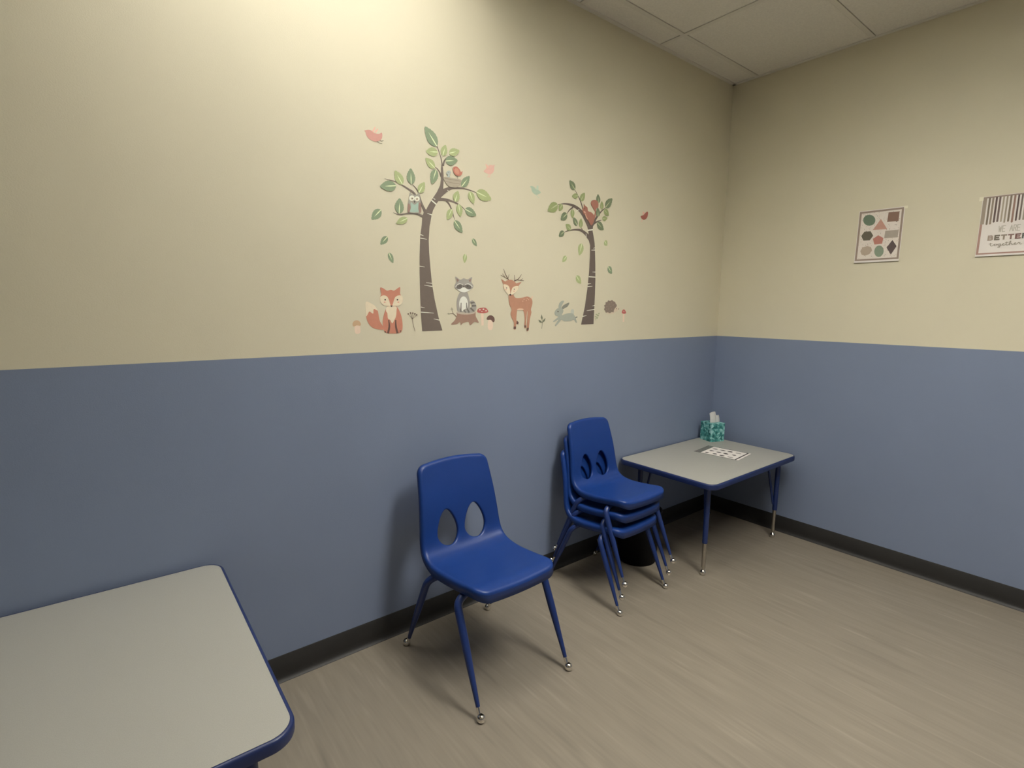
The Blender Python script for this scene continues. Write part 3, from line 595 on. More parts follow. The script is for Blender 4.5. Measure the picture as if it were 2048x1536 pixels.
 'umbel': [['s','brown',[[-2.26522,1.27768,0.0017],[-2.27246,1.30285,0.002],[-2.27654,1.32626,0.002]]],['s','brown',[[-2.27654,1.32626,0.0013],[-2.29346,1.34646,0.0013]]],['s','brown',[[-2.27654,1.32626,0.0013],[-2.28371,1.35016,0.0013]]],['s','brown',[[-2.27654,1.32626,0.0013],[-2.27435,1.34955,0.0013]]],['s','brown',[[-2.27654,1.32626,0.0013],[-2.26567,1.34644,0.0013]]],['s','brown',[[-2.27654,1.32626,0.0013],[-2.25695,1.34332,0.0013]]],['p','brown',[[-2.29104,1.34707],[-2.29123,1.34612],[-2.29173,1.34526],[-2.29251,1.34458],[-2.29348,1.34414],[-2.29455,1.34399],[-2.29561,1.34414],[-2.29656,1.34458],[-2.29731,1.34526],[-2.29778,1.34612],[-2.29793,1.34707],[-2.29774,1.34803],[-2.29723,1.34888],[-2.29646,1.34957],[-2.29549,1.35],[-2.29442,1.35016],[-2.29336,1.35001],[-2.29241,1.34957],[-2.29166,1.34889],[-2.29119,1.34803]]],['p','brown',[[-2.28058,1.35078],[-2.28077,1.34983],[-2.28128,1.34896],[-2.28206,1.34828],[-2.28304,1.34784],[-2.28411,1.34769],[-2.28518,1.34784],[-2.28613,1.34828],[-2.28688,1.34896],[-2.28736,1.34982],[-2.28751,1.35078],[-2.28732,1.35173],[-2.28681,1.35259],[-2.28603,1.35328],[-2.28506,1.35372],[-2.28399,1.35387],[-2.28292,1.35372],[-2.28196,1.35329],[-2.28121,1.3526],[-2.28073,1.35174]]],['p','brown',[[-2.27085,1.35017],[-2.27104,1.34921],[-2.27155,1.34835],[-2.27233,1.34766],[-2.27331,1.34722],[-2.27439,1.34707],[-2.27547,1.34722],[-2.27643,1.34766],[-2.27719,1.34835],[-2.27766,1.34921],[-2.27781,1.35017],[-2.27762,1.35112],[-2.27711,1.35199],[-2.27633,1.35267],[-2.27535,1.35312],[-2.27427,1.35327],[-2.2732,1.35312],[-2.27224,1.35268],[-2.27148,1.35199],[-2.271,1.35113]]],['p','brown',[[-2.26144,1.34769],[-2.26163,1.34672],[-2.26215,1.34586],[-2.26293,1.34517],[-2.26392,1.34473],[-2.26501,1.34457],[-2.26609,1.34473],[-2.26705,1.34517],[-2.26782,1.34586],[-2.2683,1.34673],[-2.26845,1.34769],[-2.26826,1.34865],[-2.26775,1.34951],[-2.26696,1.3502],[-2.26597,1.35064],[-2.26489,1.3508],[-2.26381,1.35064],[-2.26284,1.3502],[-2.26208,1.34952],[-2.26159,1.34865]]],['p','brown',[[-2.25343,1.34331],[-2.25362,1.34235],[-2.25413,1.34148],[-2.25493,1.34079],[-2.25592,1.34035],[-2.25701,1.3402],[-2.25809,1.34035],[-2.25907,1.3408],[-2.25983,1.34149],[-2.26031,1.34236],[-2.26047,1.34332],[-2.26028,1.34429],[-2.25976,1.34515],[-2.25897,1.34584],[-2.25798,1.34629],[-2.25689,1.34644],[-2.25581,1.34628],[-2.25483,1.34584],[-2.25407,1.34515],[-2.25358,1.34428]]]],
 'raccoon': [['p','grey',[[-2.04721,1.43846],[-2.0154,1.4409],[-2.00539,1.42294],[-1.99939,1.39645],[-2.00149,1.3664],[-2.01568,1.35566],[-2.05949,1.35623],[-2.06635,1.38903],[-2.06107,1.41854]]],['p','belly',[[-2.00912,1.38967],[-2.01025,1.37979],[-2.01349,1.37086],[-2.0185,1.36376],[-2.02479,1.3592],[-2.03173,1.35762],[-2.03862,1.35916],[-2.0448,1.36365],[-2.04967,1.37063],[-2.05276,1.37942],[-2.05378,1.38917],[-2.05265,1.39892],[-2.04947,1.40776],[-2.04454,1.41481],[-2.03833,1.41941],[-2.03145,1.42109],[-2.02456,1.41968],[-2.01832,1.41529],[-2.01337,1.40835],[-2.01019,1.39952]]],['s','greydark',[[-2.04428,1.39421,0.0036],[-2.04567,1.3556,0.0066]]],['s','greydark',[[-2.01635,1.39457,0.0037],[-2.01563,1.37132,0.0052]]],['p','grey',[[-2.00019,1.3981],[-1.98716,1.40463],[-1.97406,1.39846],[-1.96582,1.38343],[-1.96582,1.36826],[-1.97409,1.3571],[-1.99542,1.35168],[-2.01972,1.35166],[-2.03573,1.35562],[-2.0325,1.36359],[-2.01764,1.37031],[-2.00147,1.37308],[-1.99047,1.37918],[-1.99127,1.38988]]],['s','greydark',[[-1.99452,1.39384,0.0067],[-1.97406,1.39678,0.0045]]],['s','greydark',[[-1.98965,1.3812,0.0074],[-1.96665,1.38208,0.006]]],['s','greydark',[[-1.99619,1.37245,0.0067],[-1.97821,1.35843,0.0082]]],['s','greydark',[[-2.01482,1.37033,0.0059],[-2.00274,1.35301,0.0074]]],['s','greydark',[[-2.0297,1.36426,0.0044],[-2.02213,1.35299,0.0051]]],['p','belly',[[-2.06281,1.45271],[-2.03129,1.45854],[-1.99521,1.45301],[-2.01138,1.44265],[-2.02939,1.43824],[-2.05113,1.44162]]],['p','grey',[[-2.0722,1.50252],[-2.04889,1.49054],[-2.03112,1.49711],[-2.01122,1.49366],[-1.98782,1.50415],[-1.9911,1.48291],[-1.98096,1.46836],[-1.98709,1.4549],[-2.00733,1.45101],[-2.02333,1.45812],[-2.03922,1.45764],[-2.05108,1.45076],[-2.0706,1.45248],[-2.07711,1.46426],[-2.06848,1.48008]]],['s','belly',[[-2.07133,1.46056,0.0028],[-2.05488,1.47181,0.0043],[-2.03639,1.46982,0.0036]]],['s','belly',[[-1.98626,1.46321,0.003],[-2.00526,1.4735,0.0044],[-2.02329,1.47026,0.0036]]],['p','greydark',[[-2.03603,1.46656],[-2.03569,1.46348],[-2.03692,1.46024],[-2.03962,1.45715],[-2.04351,1.45453],[-2.04821,1.45263],[-2.05324,1.45163],[-2.05812,1.45164],[-2.06237,1.45263],[-2.06558,1.45452],[-2.06744,1.45712],[-2.06777,1.46018],[-2.06655,1.46339],[-2.06389,1.46646],[-2.06004,1.46908],[-2.05538,1.47099],[-2.05036,1.47201],[-2.04546,1.47203],[-2.04118,1.47106],[-2.03793,1.46917]]],['p','greydark',[[-1.99238,1.45873],[-1.99434,1.45596],[-1.99769,1.45384],[-2.00209,1.45258],[-2.00711,1.45229],[-2.01226,1.45301],[-2.01702,1.45465],[-2.02093,1.45706],[-2.02363,1.45999],[-2.02485,1.46317],[-2.02447,1.46628],[-2.02254,1.46903],[-2.01924,1.47114],[-2.01488,1.47242],[-2.00989,1.47273],[-2.00475,1.47204],[-1.99996,1.47042],[-1.996,1.46802],[-1.99326,1.46507],[-1.99201,1.46187]]],['p','dark',[[-2.04707,1.46393],[-2.04721,1.46322],[-2.04761,1.46257],[-2.04822,1.46205],[-2.04899,1.4617],[-2.04984,1.46156],[-2.05069,1.46164],[-2.05145,1.46194],[-2.05206,1.46243],[-2.05244,1.46305],[-2.05257,1.46375],[-2.05244,1.46446],[-2.05204,1.46511],[-2.05143,1.46563],[-2.05066,1.46598],[-2.04981,1.46612],[-2.04896,1.46604],[-2.0482,1.46574],[-2.04759,1.46525],[-2.0472,1.46463]]],['p','dark',[[-2.00769,1.46518],[-2.00783,1.46447],[-2.00823,1.46381],[-2.00886,1.46328],[-2.00964,1.46293],[-2.01051,1.46279],[-2.01138,1.46287],[-2.01216,1.46318],[-2.01278,1.46367],[-2.01318,1.4643],[-2.01331,1.465],[-2.01317,1.46572],[-2.01277,1.46637],[-2.01215,1.4669],[-2.01137,1.46726],[-2.0105,1.4674],[-2.00963,1.46731],[-2.00885,1.46701],[-2.00823,1.46652],[-2.00783,1.46589]]],['p','dark',[[-2.0261,1.46361],[-2.0263,1.46239],[-2.02687,1.46128],[-2.02775,1.46038],[-2.02886,1.45978],[-2.03009,1.45955],[-2.03132,1.45971],[-2.03242,1.46023],[-2.0333,1.46108],[-2.03386,1.46215],[-2.03404,1.46336],[-2.03384,1.46458],[-2.03328,1.46569],[-2.0324,1.46659],[-2.03129,1.46718],[-2.03006,1.46742],[-2.02883,1.46726],[-2.02773,1.46674],[-2.02685,1.4659],[-2.02629,1.46482]]],['p','owlwing',[[-2.06759,1.49627],[-2.05478,1.48869],[-2.06265,1.47867]]],['p','owlwing',[[-1.99269,1.49736],[-2.00521,1.48962],[-1.99839,1.48]]]],
 'stump': [['s','brown',[[-2.06671,1.33383,0.0043],[-2.08302,1.34701,0.0029],[-2.10235,1.34767,0.0021]]],['s','brown',[[-2.08302,1.34701,0.0025],[-2.08874,1.35943,0.0018]]],['p','twigleaf',[[-2.08798,1.3578],[-2.09642,1.36592],[-2.09133,1.37507],[-2.08365,1.36599]]],['p','twigleaf',[[-2.09773,1.34767],[-2.10622,1.34376],[-2.11383,1.34897],[-2.10538,1.35222]]],['p','stump',[[-2.06737,1.35293],[-2.04368,1.35693],[-2.00354,1.35569],[-1.97161,1.3571],[-1.9679,1.33615],[-1.95207,1.30884],[-1.97495,1.31248],[-1.99757,1.29752],[-2.00772,1.31279],[-2.03595,1.30706],[-2.04597,1.29818],[-2.04987,1.31153],[-2.06769,1.30345],[-2.09501,1.30313],[-2.07541,1.32168],[-2.06547,1.34305]]],['p','stumptop',[[-1.97162,1.35238],[-1.974,1.34987],[-1.9809,1.34762],[-1.99161,1.34583],[-2.00501,1.3447],[-2.01975,1.34432],[-2.03436,1.34473],[-2.04745,1.34587],[-2.05776,1.34763],[-2.06434,1.34983],[-2.06659,1.35227],[-2.06431,1.35471],[-2.0577,1.35693],[-2.04738,1.35871],[-2.0343,1.35988],[-2.01969,1.36032],[-2.00497,1.35997],[-1.99158,1.35887],[-1.98089,1.35712],[-1.974,1.35488]]]],
 'mush_red': [['p','stem',[[-1.94164,1.35309],[-1.92562,1.35312],[-1.92549,1.29653],[-1.93819,1.29602]]],['p','red',[[-1.96043,1.35815],[-1.95628,1.36831],[-1.93747,1.37351],[-1.91422,1.37299],[-1.90137,1.36002],[-1.90349,1.35383],[-1.929,1.3497],[-1.95627,1.35307]]],['p','cream',[[-1.94166,1.36499],[-1.94186,1.36415],[-1.94246,1.36339],[-1.94338,1.36279],[-1.94455,1.3624],[-1.94584,1.36226],[-1.94714,1.36239],[-1.9483,1.36277],[-1.94923,1.36337],[-1.94982,1.36412],[-1.95002,1.36496],[-1.94982,1.3658],[-1.94923,1.36655],[-1.94831,1.36716],[-1.94714,1.36755],[-1.94585,1.36769],[-1.94455,1.36756],[-1.94339,1.36718],[-1.94246,1.36659],[-1.94186,1.36583]]],['p','cream',[[-1.92227,1.36747],[-1.9225,1.36663],[-1.92316,1.36586],[-1.92419,1.36525],[-1.92548,1.36486],[-1.92692,1.36472],[-1.92836,1.36485],[-1.92965,1.36523],[-1.93068,1.36583],[-1.93134,1.36658],[-1.93157,1.36742],[-1.93134,1.36827],[-1.93069,1.36903],[-1.92966,1.36964],[-1.92837,1.37003],[-1.92693,1.37018],[-1.9255,1.37005],[-1.9242,1.36967],[-1.92317,1.36907],[-1.9225,1.36832]]],['p','cream',[[-1.90907,1.36069],[-1.90925,1.35994],[-1.9098,1.35927],[-1.91065,1.35874],[-1.91171,1.35839],[-1.9129,1.35827],[-1.91408,1.35839],[-1.91515,1.35873],[-1.916,1.35925],[-1.91655,1.35992],[-1.91674,1.36066],[-1.91655,1.3614],[-1.91601,1.36207],[-1.91516,1.3626],[-1.9141,1.36295],[-1.91291,1.36307],[-1.91173,1.36296],[-1.91066,1.36262],[-1.90981,1.36209],[-1.90926,1.36143]]],['p','cream',[[-1.93239,1.3572],[-1.93254,1.35657],[-1.93295,1.35599],[-1.93361,1.35554],[-1.93443,1.35525],[-1.93534,1.35515],[-1.93625,1.35525],[-1.93707,1.35553],[-1.93772,1.35598],[-1.93814,1.35655],[-1.93829,1.35718],[-1.93814,1.35782],[-1.93773,1.35839],[-1.93708,1.35884],[-1.93626,1.35913],[-1.93535,1.35924],[-1.93443,1.35914],[-1.93361,1.35885],[-1.93296,1.3584],[-1.93254,1.35783]]]],
 'mush_brown': [['p','stem',[[-1.89907,1.32212],[-1.87961,1.32025],[-1.87422,1.29059],[-1.88286,1.27608],[-1.89673,1.27704],[-1.90325,1.29103]]],['p','darkbrown',[[-1.9098,1.32391],[-1.90342,1.33594],[-1.88622,1.34107],[-1.86878,1.33235],[-1.86519,1.31665],[-1.87302,1.30975],[-1.88612,1.32029],[-1.90121,1.32041]]]],
 'deer': [['s','brown',[[-1.7872,1.50011,0.0056],[-1.80314,1.52095,0.004],[-1.81675,1.54718,0.002]]],['s','brown',[[-1.7931,1.50405,0.0036],[-1.83329,1.51961,0.002]]],['s','brown',[[-1.8084,1.51104,0.0028],[-1.8232,1.52625,0.0016]]],['s','brown',[[-1.79044,1.50763,0.0032],[-1.78432,1.52526,0.0016]]],['s','brown',[[-1.75529,1.49573,0.0057],[-1.73005,1.50658,0.0041],[-1.71172,1.52786,0.0021]]],['s','brown',[[-1.75073,1.49802,0.0037],[-1.75474,1.52311,0.002]]],['s','brown',[[-1.74017,1.50124,0.0033],[-1.69715,1.50006,0.0021]]],['s','brown',[[-1.71832,1.50102,0.0029],[-1.70391,1.5094,0.0016]]],['p','deer',[[-1.8305,1.50255],[-1.80508,1.49144],[-1.81073,1.47493],[-1.82149,1.48392]]],['p','deer',[[-1.74135,1.48674],[-1.71024,1.49388],[-1.72499,1.47916],[-1.73417,1.47036]]],['s','deercream',[[-1.64997,1.41015,0.0068],[-1.64403,1.42957,0.006]]],['p','deer',[[-1.78424,1.43798],[-1.76139,1.43497],[-1.74738,1.42109],[-1.72409,1.41974],[-1.69587,1.42385],[-1.67686,1.42782],[-1.65749,1.42276],[-1.64514,1.41205],[-1.64331,1.39381],[-1.65158,1.36814],[-1.64836,1.35349],[-1.65656,1.32413],[-1.66254,1.28002],[-1.66623,1.26902],[-1.67689,1.26923],[-1.67354,1.32423],[-1.67316,1.35637],[-1.67556,1.35636],[-1.67967,1.31695],[-1.68052,1.28326],[-1.69161,1.2849],[-1.68941,1.32432],[-1.69814,1.36066],[-1.71385,1.36494],[-1.73266,1.36594],[-1.73715,1.35337],[-1.73942,1.31562],[-1.72714,1.30937],[-1.72887,1.29926],[-1.74014,1.30012],[-1.74215,1.27703],[-1.75568,1.27799],[-1.7542,1.30676],[-1.76836,1.33015],[-1.7741,1.34976],[-1.76881,1.36755],[-1.78141,1.38872],[-1.78623,1.41334]]],['p','deercream',[[-1.69635,1.36791],[-1.69731,1.36657],[-1.70013,1.36534],[-1.70452,1.36436],[-1.71006,1.36373],[-1.71618,1.36349],[-1.7223,1.36368],[-1.7278,1.36427],[-1.73217,1.3652],[-1.73497,1.36639],[-1.73595,1.36772],[-1.73501,1.36905],[-1.73224,1.37026],[-1.72791,1.37124],[-1.72242,1.37189],[-1.71632,1.37213],[-1.71019,1.37196],[-1.70464,1.37138],[-1.70021,1.37044],[-1.69735,1.36925]]],['p','foxdark',[[-1.75489,1.28879],[-1.74138,1.28858],[-1.74215,1.27667],[-1.75614,1.27764]]],['p','foxdark',[[-1.67519,1.28207],[-1.66209,1.28186],[-1.66573,1.26827],[-1.67736,1.2685]]],['p','foxdark',[[-1.69079,1.29331],[-1.67973,1.29315],[-1.68051,1.28289],[-1.6916,1.28417]]],['p','foxdark',[[-1.73663,1.31668],[-1.72618,1.30828],[-1.72886,1.29854],[-1.73923,1.30227]]],['p','deer',[[-1.80643,1.49243],[-1.78494,1.50019],[-1.7622,1.49828],[-1.74599,1.48834],[-1.72863,1.47301],[-1.73307,1.45869],[-1.75226,1.44048],[-1.77053,1.43301],[-1.77734,1.4304],[-1.79329,1.43777],[-1.81052,1.45409],[-1.81916,1.47188]]],['p','foxcream',[[-1.81699,1.47715],[-1.79821,1.47778],[-1.78367,1.46778],[-1.77846,1.44865],[-1.77964,1.43246],[-1.79329,1.43777],[-1.81007,1.45306]]],['p','foxcream',[[-1.72956,1.47298],[-1.74809,1.4731],[-1.76407,1.46557],[-1.77254,1.4488],[-1.77508,1.43256],[-1.75684,1.43861],[-1.73489,1.45616]]],['p','dark',[[-1.79627,1.46355],[-1.79639,1.4628],[-1.79677,1.4621],[-1.79736,1.46155],[-1.79811,1.46118],[-1.79894,1.46103],[-1.79977,1.46113],[-1.80053,1.46145],[-1.80113,1.46198],[-1.80152,1.46264],[-1.80166,1.46339],[-1.80153,1.46415],[-1.80116,1.46484],[-1.80057,1.4654],[-1.79982,1.46577],[-1.79899,1.46591],[-1.79816,1.46582],[-1.7974,1.46549],[-1.7968,1.46497],[-1.79641,1.4643]]],['p','dark',[[-1.75205,1.45922],[-1.75218,1.45845],[-1.75256,1.45775],[-1.75316,1.45719],[-1.75393,1.45682],[-1.75478,1.45667],[-1.75563,1.45677],[-1.75641,1.4571],[-1.75702,1.45763],[-1.75742,1.45831],[-1.75757,1.45906],[-1.75744,1.45983],[-1.75706,1.46053],[-1.75646,1.46109],[-1.7557,1.46147],[-1.75484,1.46161],[-1.75399,1.46151],[-1.75322,1.46119],[-1.7526,1.46066],[-1.7522,1.45998]]],['p','blush',[[-1.79799,1.45583],[-1.7982,1.45517],[-1.79883,1.45457],[-1.79982,1.45408],[-1.80107,1.45375],[-1.80246,1.45361],[-1.80384,1.45368],[-1.8051,1.45394],[-1.80609,1.45437],[-1.80673,1.45494],[-1.80696,1.45558],[-1.80675,1.45623],[-1.80612,1.45683],[-1.80513,1.45732],[-1.80388,1.45765],[-1.8025,1.45779],[-1.80111,1.45773],[-1.79986,1.45747],[-1.79886,1.45703],[-1.79821,1.45647]]],['p','blush',[[-1.75147,1.45005],[-1.75169,1.44939],[-1.75233,1.44878],[-1.75334,1.44829],[-1.75462,1.44795],[-1.75604,1.44781],[-1.75746,1.44788],[-1.75875,1.44815],[-1.75977,1.44859],[-1.76043,1.44917],[-1.76066,1.44981],[-1.76045,1.45047],[-1.7598,1.45108],[-1.75879,1.45157],[-1.75752,1.45191],[-1.7561,1.45205],[-1.75468,1.45198],[-1.75339,1.45172],[-1.75237,1.45127],[-1.7517,1.4507]]],['p','dark',[[-1.77145,1.43369],[-1.77172,1.43238],[-1.77255,1.43118],[-1.77385,1.43022],[-1.7755,1.42959],[-1.77732,1.42934],[-1.77915,1.42951],[-1.78081,1.43007],[-1.78213,1.43098],[-1.78298,1.43214],[-1.78328,1.43343],[-1.78301,1.43474],[-1.78218,1.43594],[-1.78089,1.4369],[-1.77925,1.43753],[-1.77742,1.43778],[-1.77559,1.43762],[-1.77393,1.43706],[-1.77261,1.43615],[-1.77175,1.43499]]],['p','deercream',[[-1.69334,1.41489],[-1.69345,1.41433],[-1.69378,1.41383],[-1.6943,1.41342],[-1.69495,1.41315],[-1.69569,1.41305],[-1.69642,1.41313],[-1.69709,1.41337],[-1.69762,1.41376],[-1.69796,1.41426],[-1.69809,1.41481],[-1.69798,1.41537],[-1.69765,1.41588],[-1.69714,1.41628],[-1.69648,1.41655],[-1.69575,1.41665],[-1.69501,1.41658],[-1.69434,1.41633],[-1.69381,1.41594],[-1.69347,1.41545]]],['p','deercream',[[-1.67893,1.40971],[-1.67903,1.40915],[-1.67936,1.40864],[-1.67989,1.40823],[-1.68055,1.40796],[-1.68129,1.40786],[-1.68203,1.40794],[-1.6827,1.40819],[-1.68324,1.40858],[-1.68358,1.40908],[-1.68371,1.40963],[-1.6836,1.41019],[-1.68327,1.4107],[-1.68275,1.41111],[-1.68209,1.41138],[-1.68135,1.41148],[-1.68061,1.4114],[-1.67994,1.41116],[-1.6794,1.41076],[-1.67905,1.41027]]],['p','deercream',[[-1.66457,1.41356],[-1.66468,1.413],[-1.66501,1.41249],[-1.66553,1.41208],[-1.6662,1.41181],[-1.66695,1.41171],[-1.66769,1.41178],[-1.66837,1.41203],[-1.66891,1.41242],[-1.66926,1.41292],[-1.66939,1.41348],[-1.66928,1.41404],[-1.66895,1.41455],[-1.66842,1.41496],[-1.66776,1.41523],[-1.66701,1.41533],[-1.66627,1.41526],[-1.66559,1.41501],[-1.66505,1.41462],[-1.6647,1.41412]]],['p','deercream',[[-1.70031,1.40578],[-1.70042,1.40522],[-1.70075,1.40472],[-1.70126,1.40431],[-1.70192,1.40404],[-1.70265,1.40395],[-1.70338,1.40402],[-1.70405,1.40427],[-1.70458,1.40466],[-1.70492,1.40516],[-1.70505,1.40571],[-1.70494,1.40627],[-1.70461,1.40677],[-1.7041,1.40718],[-1.70344,1.40744],[-1.70271,1.40754],[-1.70198,1.40747],[-1.70131,1.40722],[-1.70078,1.40683],[-1.70044,1.40633]]],['p','deercream',[[-1.67429,1.41883],[-1.6744,1.41827],[-1.67473,1.41776],[-1.67526,1.41735],[-1.67592,1.41708],[-1.67666,1.41698],[-1.6774,1.41706],[-1.67807,1.4173],[-1.67861,1.41769],[-1.67896,1.41819],[-1.67909,1.41875],[-1.67898,1.41931],[-1.67865,1.41982],[-1.67813,1.42022],[-1.67746,1.42049],[-1.67672,1.4206],[-1.67598,1.42052],[-1.67531,1.42028],[-1.67477,1.41988],[-1.67442,1.41939]]]],
 'sprig': [['s','sprig',[[-1.58001,1.27561,0.0027],[-1.57819,1.30491,0.0027],[-1.58152,1.33864,0.0018]]],['p','sprig',[[-1.57999,1.31693],[-1.58836,1.32932],[-1.58319,1.34499],[-1.57468,1.32739]]],['p','sprig',[[-1.57918,1.30417],[-1.59588,1.30696],[-1.60268,1.31934],[-1.58497,1.31397]]],['p','sprig',[[-1.57766,1.30415],[-1.5729,1.31687],[-1.5579,1.32806],[-1.56159,1.31227]]]],
 'rabbit': [['p','rabbit',[[-1.4711,1.37286],[-1.46916,1.39579],[-1.45359,1.40935],[-1.43482,1.41039],[-1.44661,1.39221],[-1.45778,1.37294]]],['p','rabbitdark',[[-1.45248,1.37489],[-1.43685,1.39038],[-1.39919,1.40317],[-1.40679,1.38565],[-1.42555,1.37622],[-1.44586,1.36916]]],['p','rabbitlight',[[-1.38334,1.34601],[-1.38667,1.36165],[-1.37868,1.37027],[-1.36637,1.36877],[-1.36309,1.35583],[-1.36649,1.34208]]],['s','rabbitdark',[[-1.36575,1.3224,0.0086],[-1.33797,1.33214,0.0058]]],['p','rabbit',[[-1.47382,1.37475],[-1.45255,1.3768],[-1.43872,1.36534],[-1.44102,1.35299],[-1.44875,1.34219],[-1.44066,1.34218],[-1.40828,1.34992],[-1.37515,1.34993],[-1.35674,1.33615],[-1.34889,1.32229],[-1.33971,1.30439],[-1.34872,1.30329],[-1.36273,1.31646],[-1.39037,1.31078],[-1.42877,1.31034],[-1.45063,1.3171],[-1.46106,1.30754],[-1.48603,1.2878],[-1.49252,1.2925],[-1.47719,1.31154],[-1.47208,1.31842],[-1.50086,1.30754],[-1.50468,1.31254],[-1.48031,1.32691],[-1.47256,1.33378],[-1.49396,1.34149],[-1.49805,1.35559],[-1.48687,1.36895]]],['p','dark',[[-1.47119,1.35832],[-1.47133,1.35725],[-1.47183,1.35629],[-1.47263,1.35553],[-1.47365,1.35504],[-1.4748,1.35487],[-1.47595,1.35503],[-1.477,1.35552],[-1.47785,1.35628],[-1.4784,1.35724],[-1.47862,1.3583],[-1.47847,1.35936],[-1.47797,1.36032],[-1.47717,1.36109],[-1.47615,1.36158],[-1.47501,1.36175],[-1.47386,1.36159],[-1.4728,1.3611],[-1.47196,1.36034],[-1.4714,1.35938]]]],
 'hedgehog': [['p','hedgeface',[[-1.05895,1.35848],[-1.05694,1.37949],[-1.04106,1.38297],[-1.01651,1.37384],[-1.03329,1.36065],[-1.05225,1.35344]]],['p','hedgeface',[[-1.1253,1.35833],[-1.04944,1.36061],[-1.06144,1.34586],[-1.10272,1.34588]]],['p','hedge',[[-1.13774,1.37069],[-1.13208,1.38104],[-1.13757,1.39131],[-1.12674,1.3976],[-1.12729,1.4079],[-1.1137,1.41015],[-1.10664,1.41852],[-1.09078,1.41586],[-1.07525,1.42108],[-1.06536,1.41498],[-1.05041,1.41101],[-1.04543,1.40268],[-1.03527,1.39439],[-1.03982,1.38382],[-1.05033,1.37617],[-1.05803,1.36479],[-1.06004,1.35511],[-1.07481,1.35635],[-1.09037,1.35089],[-1.10636,1.35504],[-1.12192,1.35336],[-1.12862,1.36246]]],['p','dark',[[-1.03411,1.37458],[-1.03423,1.37393],[-1.03465,1.37334],[-1.03534,1.37287],[-1.03623,1.37257],[-1.03722,1.37246],[-1.03822,1.37255],[-1.03914,1.37285],[-1.03988,1.37331],[-1.04038,1.3739],[-1.04057,1.37455],[-1.04045,1.3752],[-1.04003,1.37579],[-1.03934,1.37626],[-1.03846,1.37656],[-1.03747,1.37667],[-1.03646,1.37658],[-1.03554,1.37628],[-1.0348,1.37582],[-1.0343,1.37523]]],['p','dark',[[-1.01518,1.37342],[-1.0153,1.37276],[-1.01573,1.37217],[-1.01642,1.3717],[-1.01732,1.37139],[-1.01832,1.37129],[-1.01933,1.37138],[-1.02026,1.37168],[-1.021,1.37214],[-1.0215,1.37273],[-1.0217,1.37338],[-1.02158,1.37404],[-1.02115,1.37463],[-1.02046,1.3751],[-1.01957,1.37541],[-1.01857,1.37552],[-1.01756,1.37542],[-1.01663,1.37513],[-1.01588,1.37466],[-1.01538,1.37407]]],['s','hedgelight',[[-1.11726,1.38322,0.0026],[-1.11257,1.38906,0.001]]],['s','hedgelight',[[-1.09914,1.39583,0.0026],[-1.09442,1.40169,0.001]]],['s','hedgelight',[[-1.08066,1.40435,0.0026],[-1.07591,1.41024,0.001]]],['s','hedgelight',[[-1.10407,1.37086,0.0026],[-1.09935,1.37671,0.001]]],['s','hedgelight',[[-1.08584,1.38346,0.0026],[-1.08109,1.38934,0.0011]]],['s','hedgelight',[[-1.06725,1.39198,0.0026],[-1.06247,1.39788,0.0011]]],['s','hedgelight',[[-1.07869,1.36889,0.0026],[-1.07393,1.37477,0.001]]],['s','hedgelight',[[-1.11961,1.36871,0.0026],[-1.11492,1.37454,0.001]]]],
 'mush_tiny': [['p','stem',[[-0.98153,1.3501],[-0.9669,1.35011],[-0.96728,1.30279],[-0.98061,1.30292]]],['p','red',[[-0.99026,1.35223],[-0.98774,1.36504],[-0.97489,1.3715],[-0.95969,1.363],[-0.95491,1.35097],[-0.97337,1.3471]]],['p','cream',[[-0.9709,1.36082],[-0.97102,1.36016],[-0.97146,1.35956],[-0.97216,1.35908],[-0.97307,1.35878],[-0.97409,1.35867],[-0.97512,1.35877],[-0.97607,1.35907],[-0.97683,1.35954],[-0.97734,1.36014],[-0.97754,1.3608],[-0.97742,1.36146],[-0.97699,1.36206],[-0.97628,1.36253],[-0.97538,1.36284],[-0.97436,1.36295],[-0.97332,1.36285],[-0.97238,1.36255],[-0.97161,1.36207],[-0.9711,1.36148]]]],
 'fern': [['s','fern',[[-1.20085,1.31241,0.0025],[-1.18998,1.33774,0.0025],[-1.17381,1.35494,0.002]]],['p','fern',[[-1.19877,1.31935],[-1.20571,1.32594],[-1.20672,1.32186],[-1.2005,1.31773]]],['p','fern',[[-1.19655,1.32343],[-1.19081,1.32996],[-1.18102,1.32828],[-1.18556,1.32173]]],['p','fern',[[-1.19386,1.33038],[-1.20503,1.33696],[-1.20961,1.33207],[-1.19982,1.32877]]],['p','fern',[[-1.18988,1.33569],[-1.18413,1.34223],[-1.17431,1.34058],[-1.17886,1.33402]]],['p','fern',[[-1.18715,1.34183],[-1.19835,1.34837],[-1.20294,1.34348],[-1.19312,1.3402]]],['p','fern',[[-1.1831,1.34592],[-1.17904,1.35247],[-1.17066,1.35051],[-1.17376,1.34427]]]],
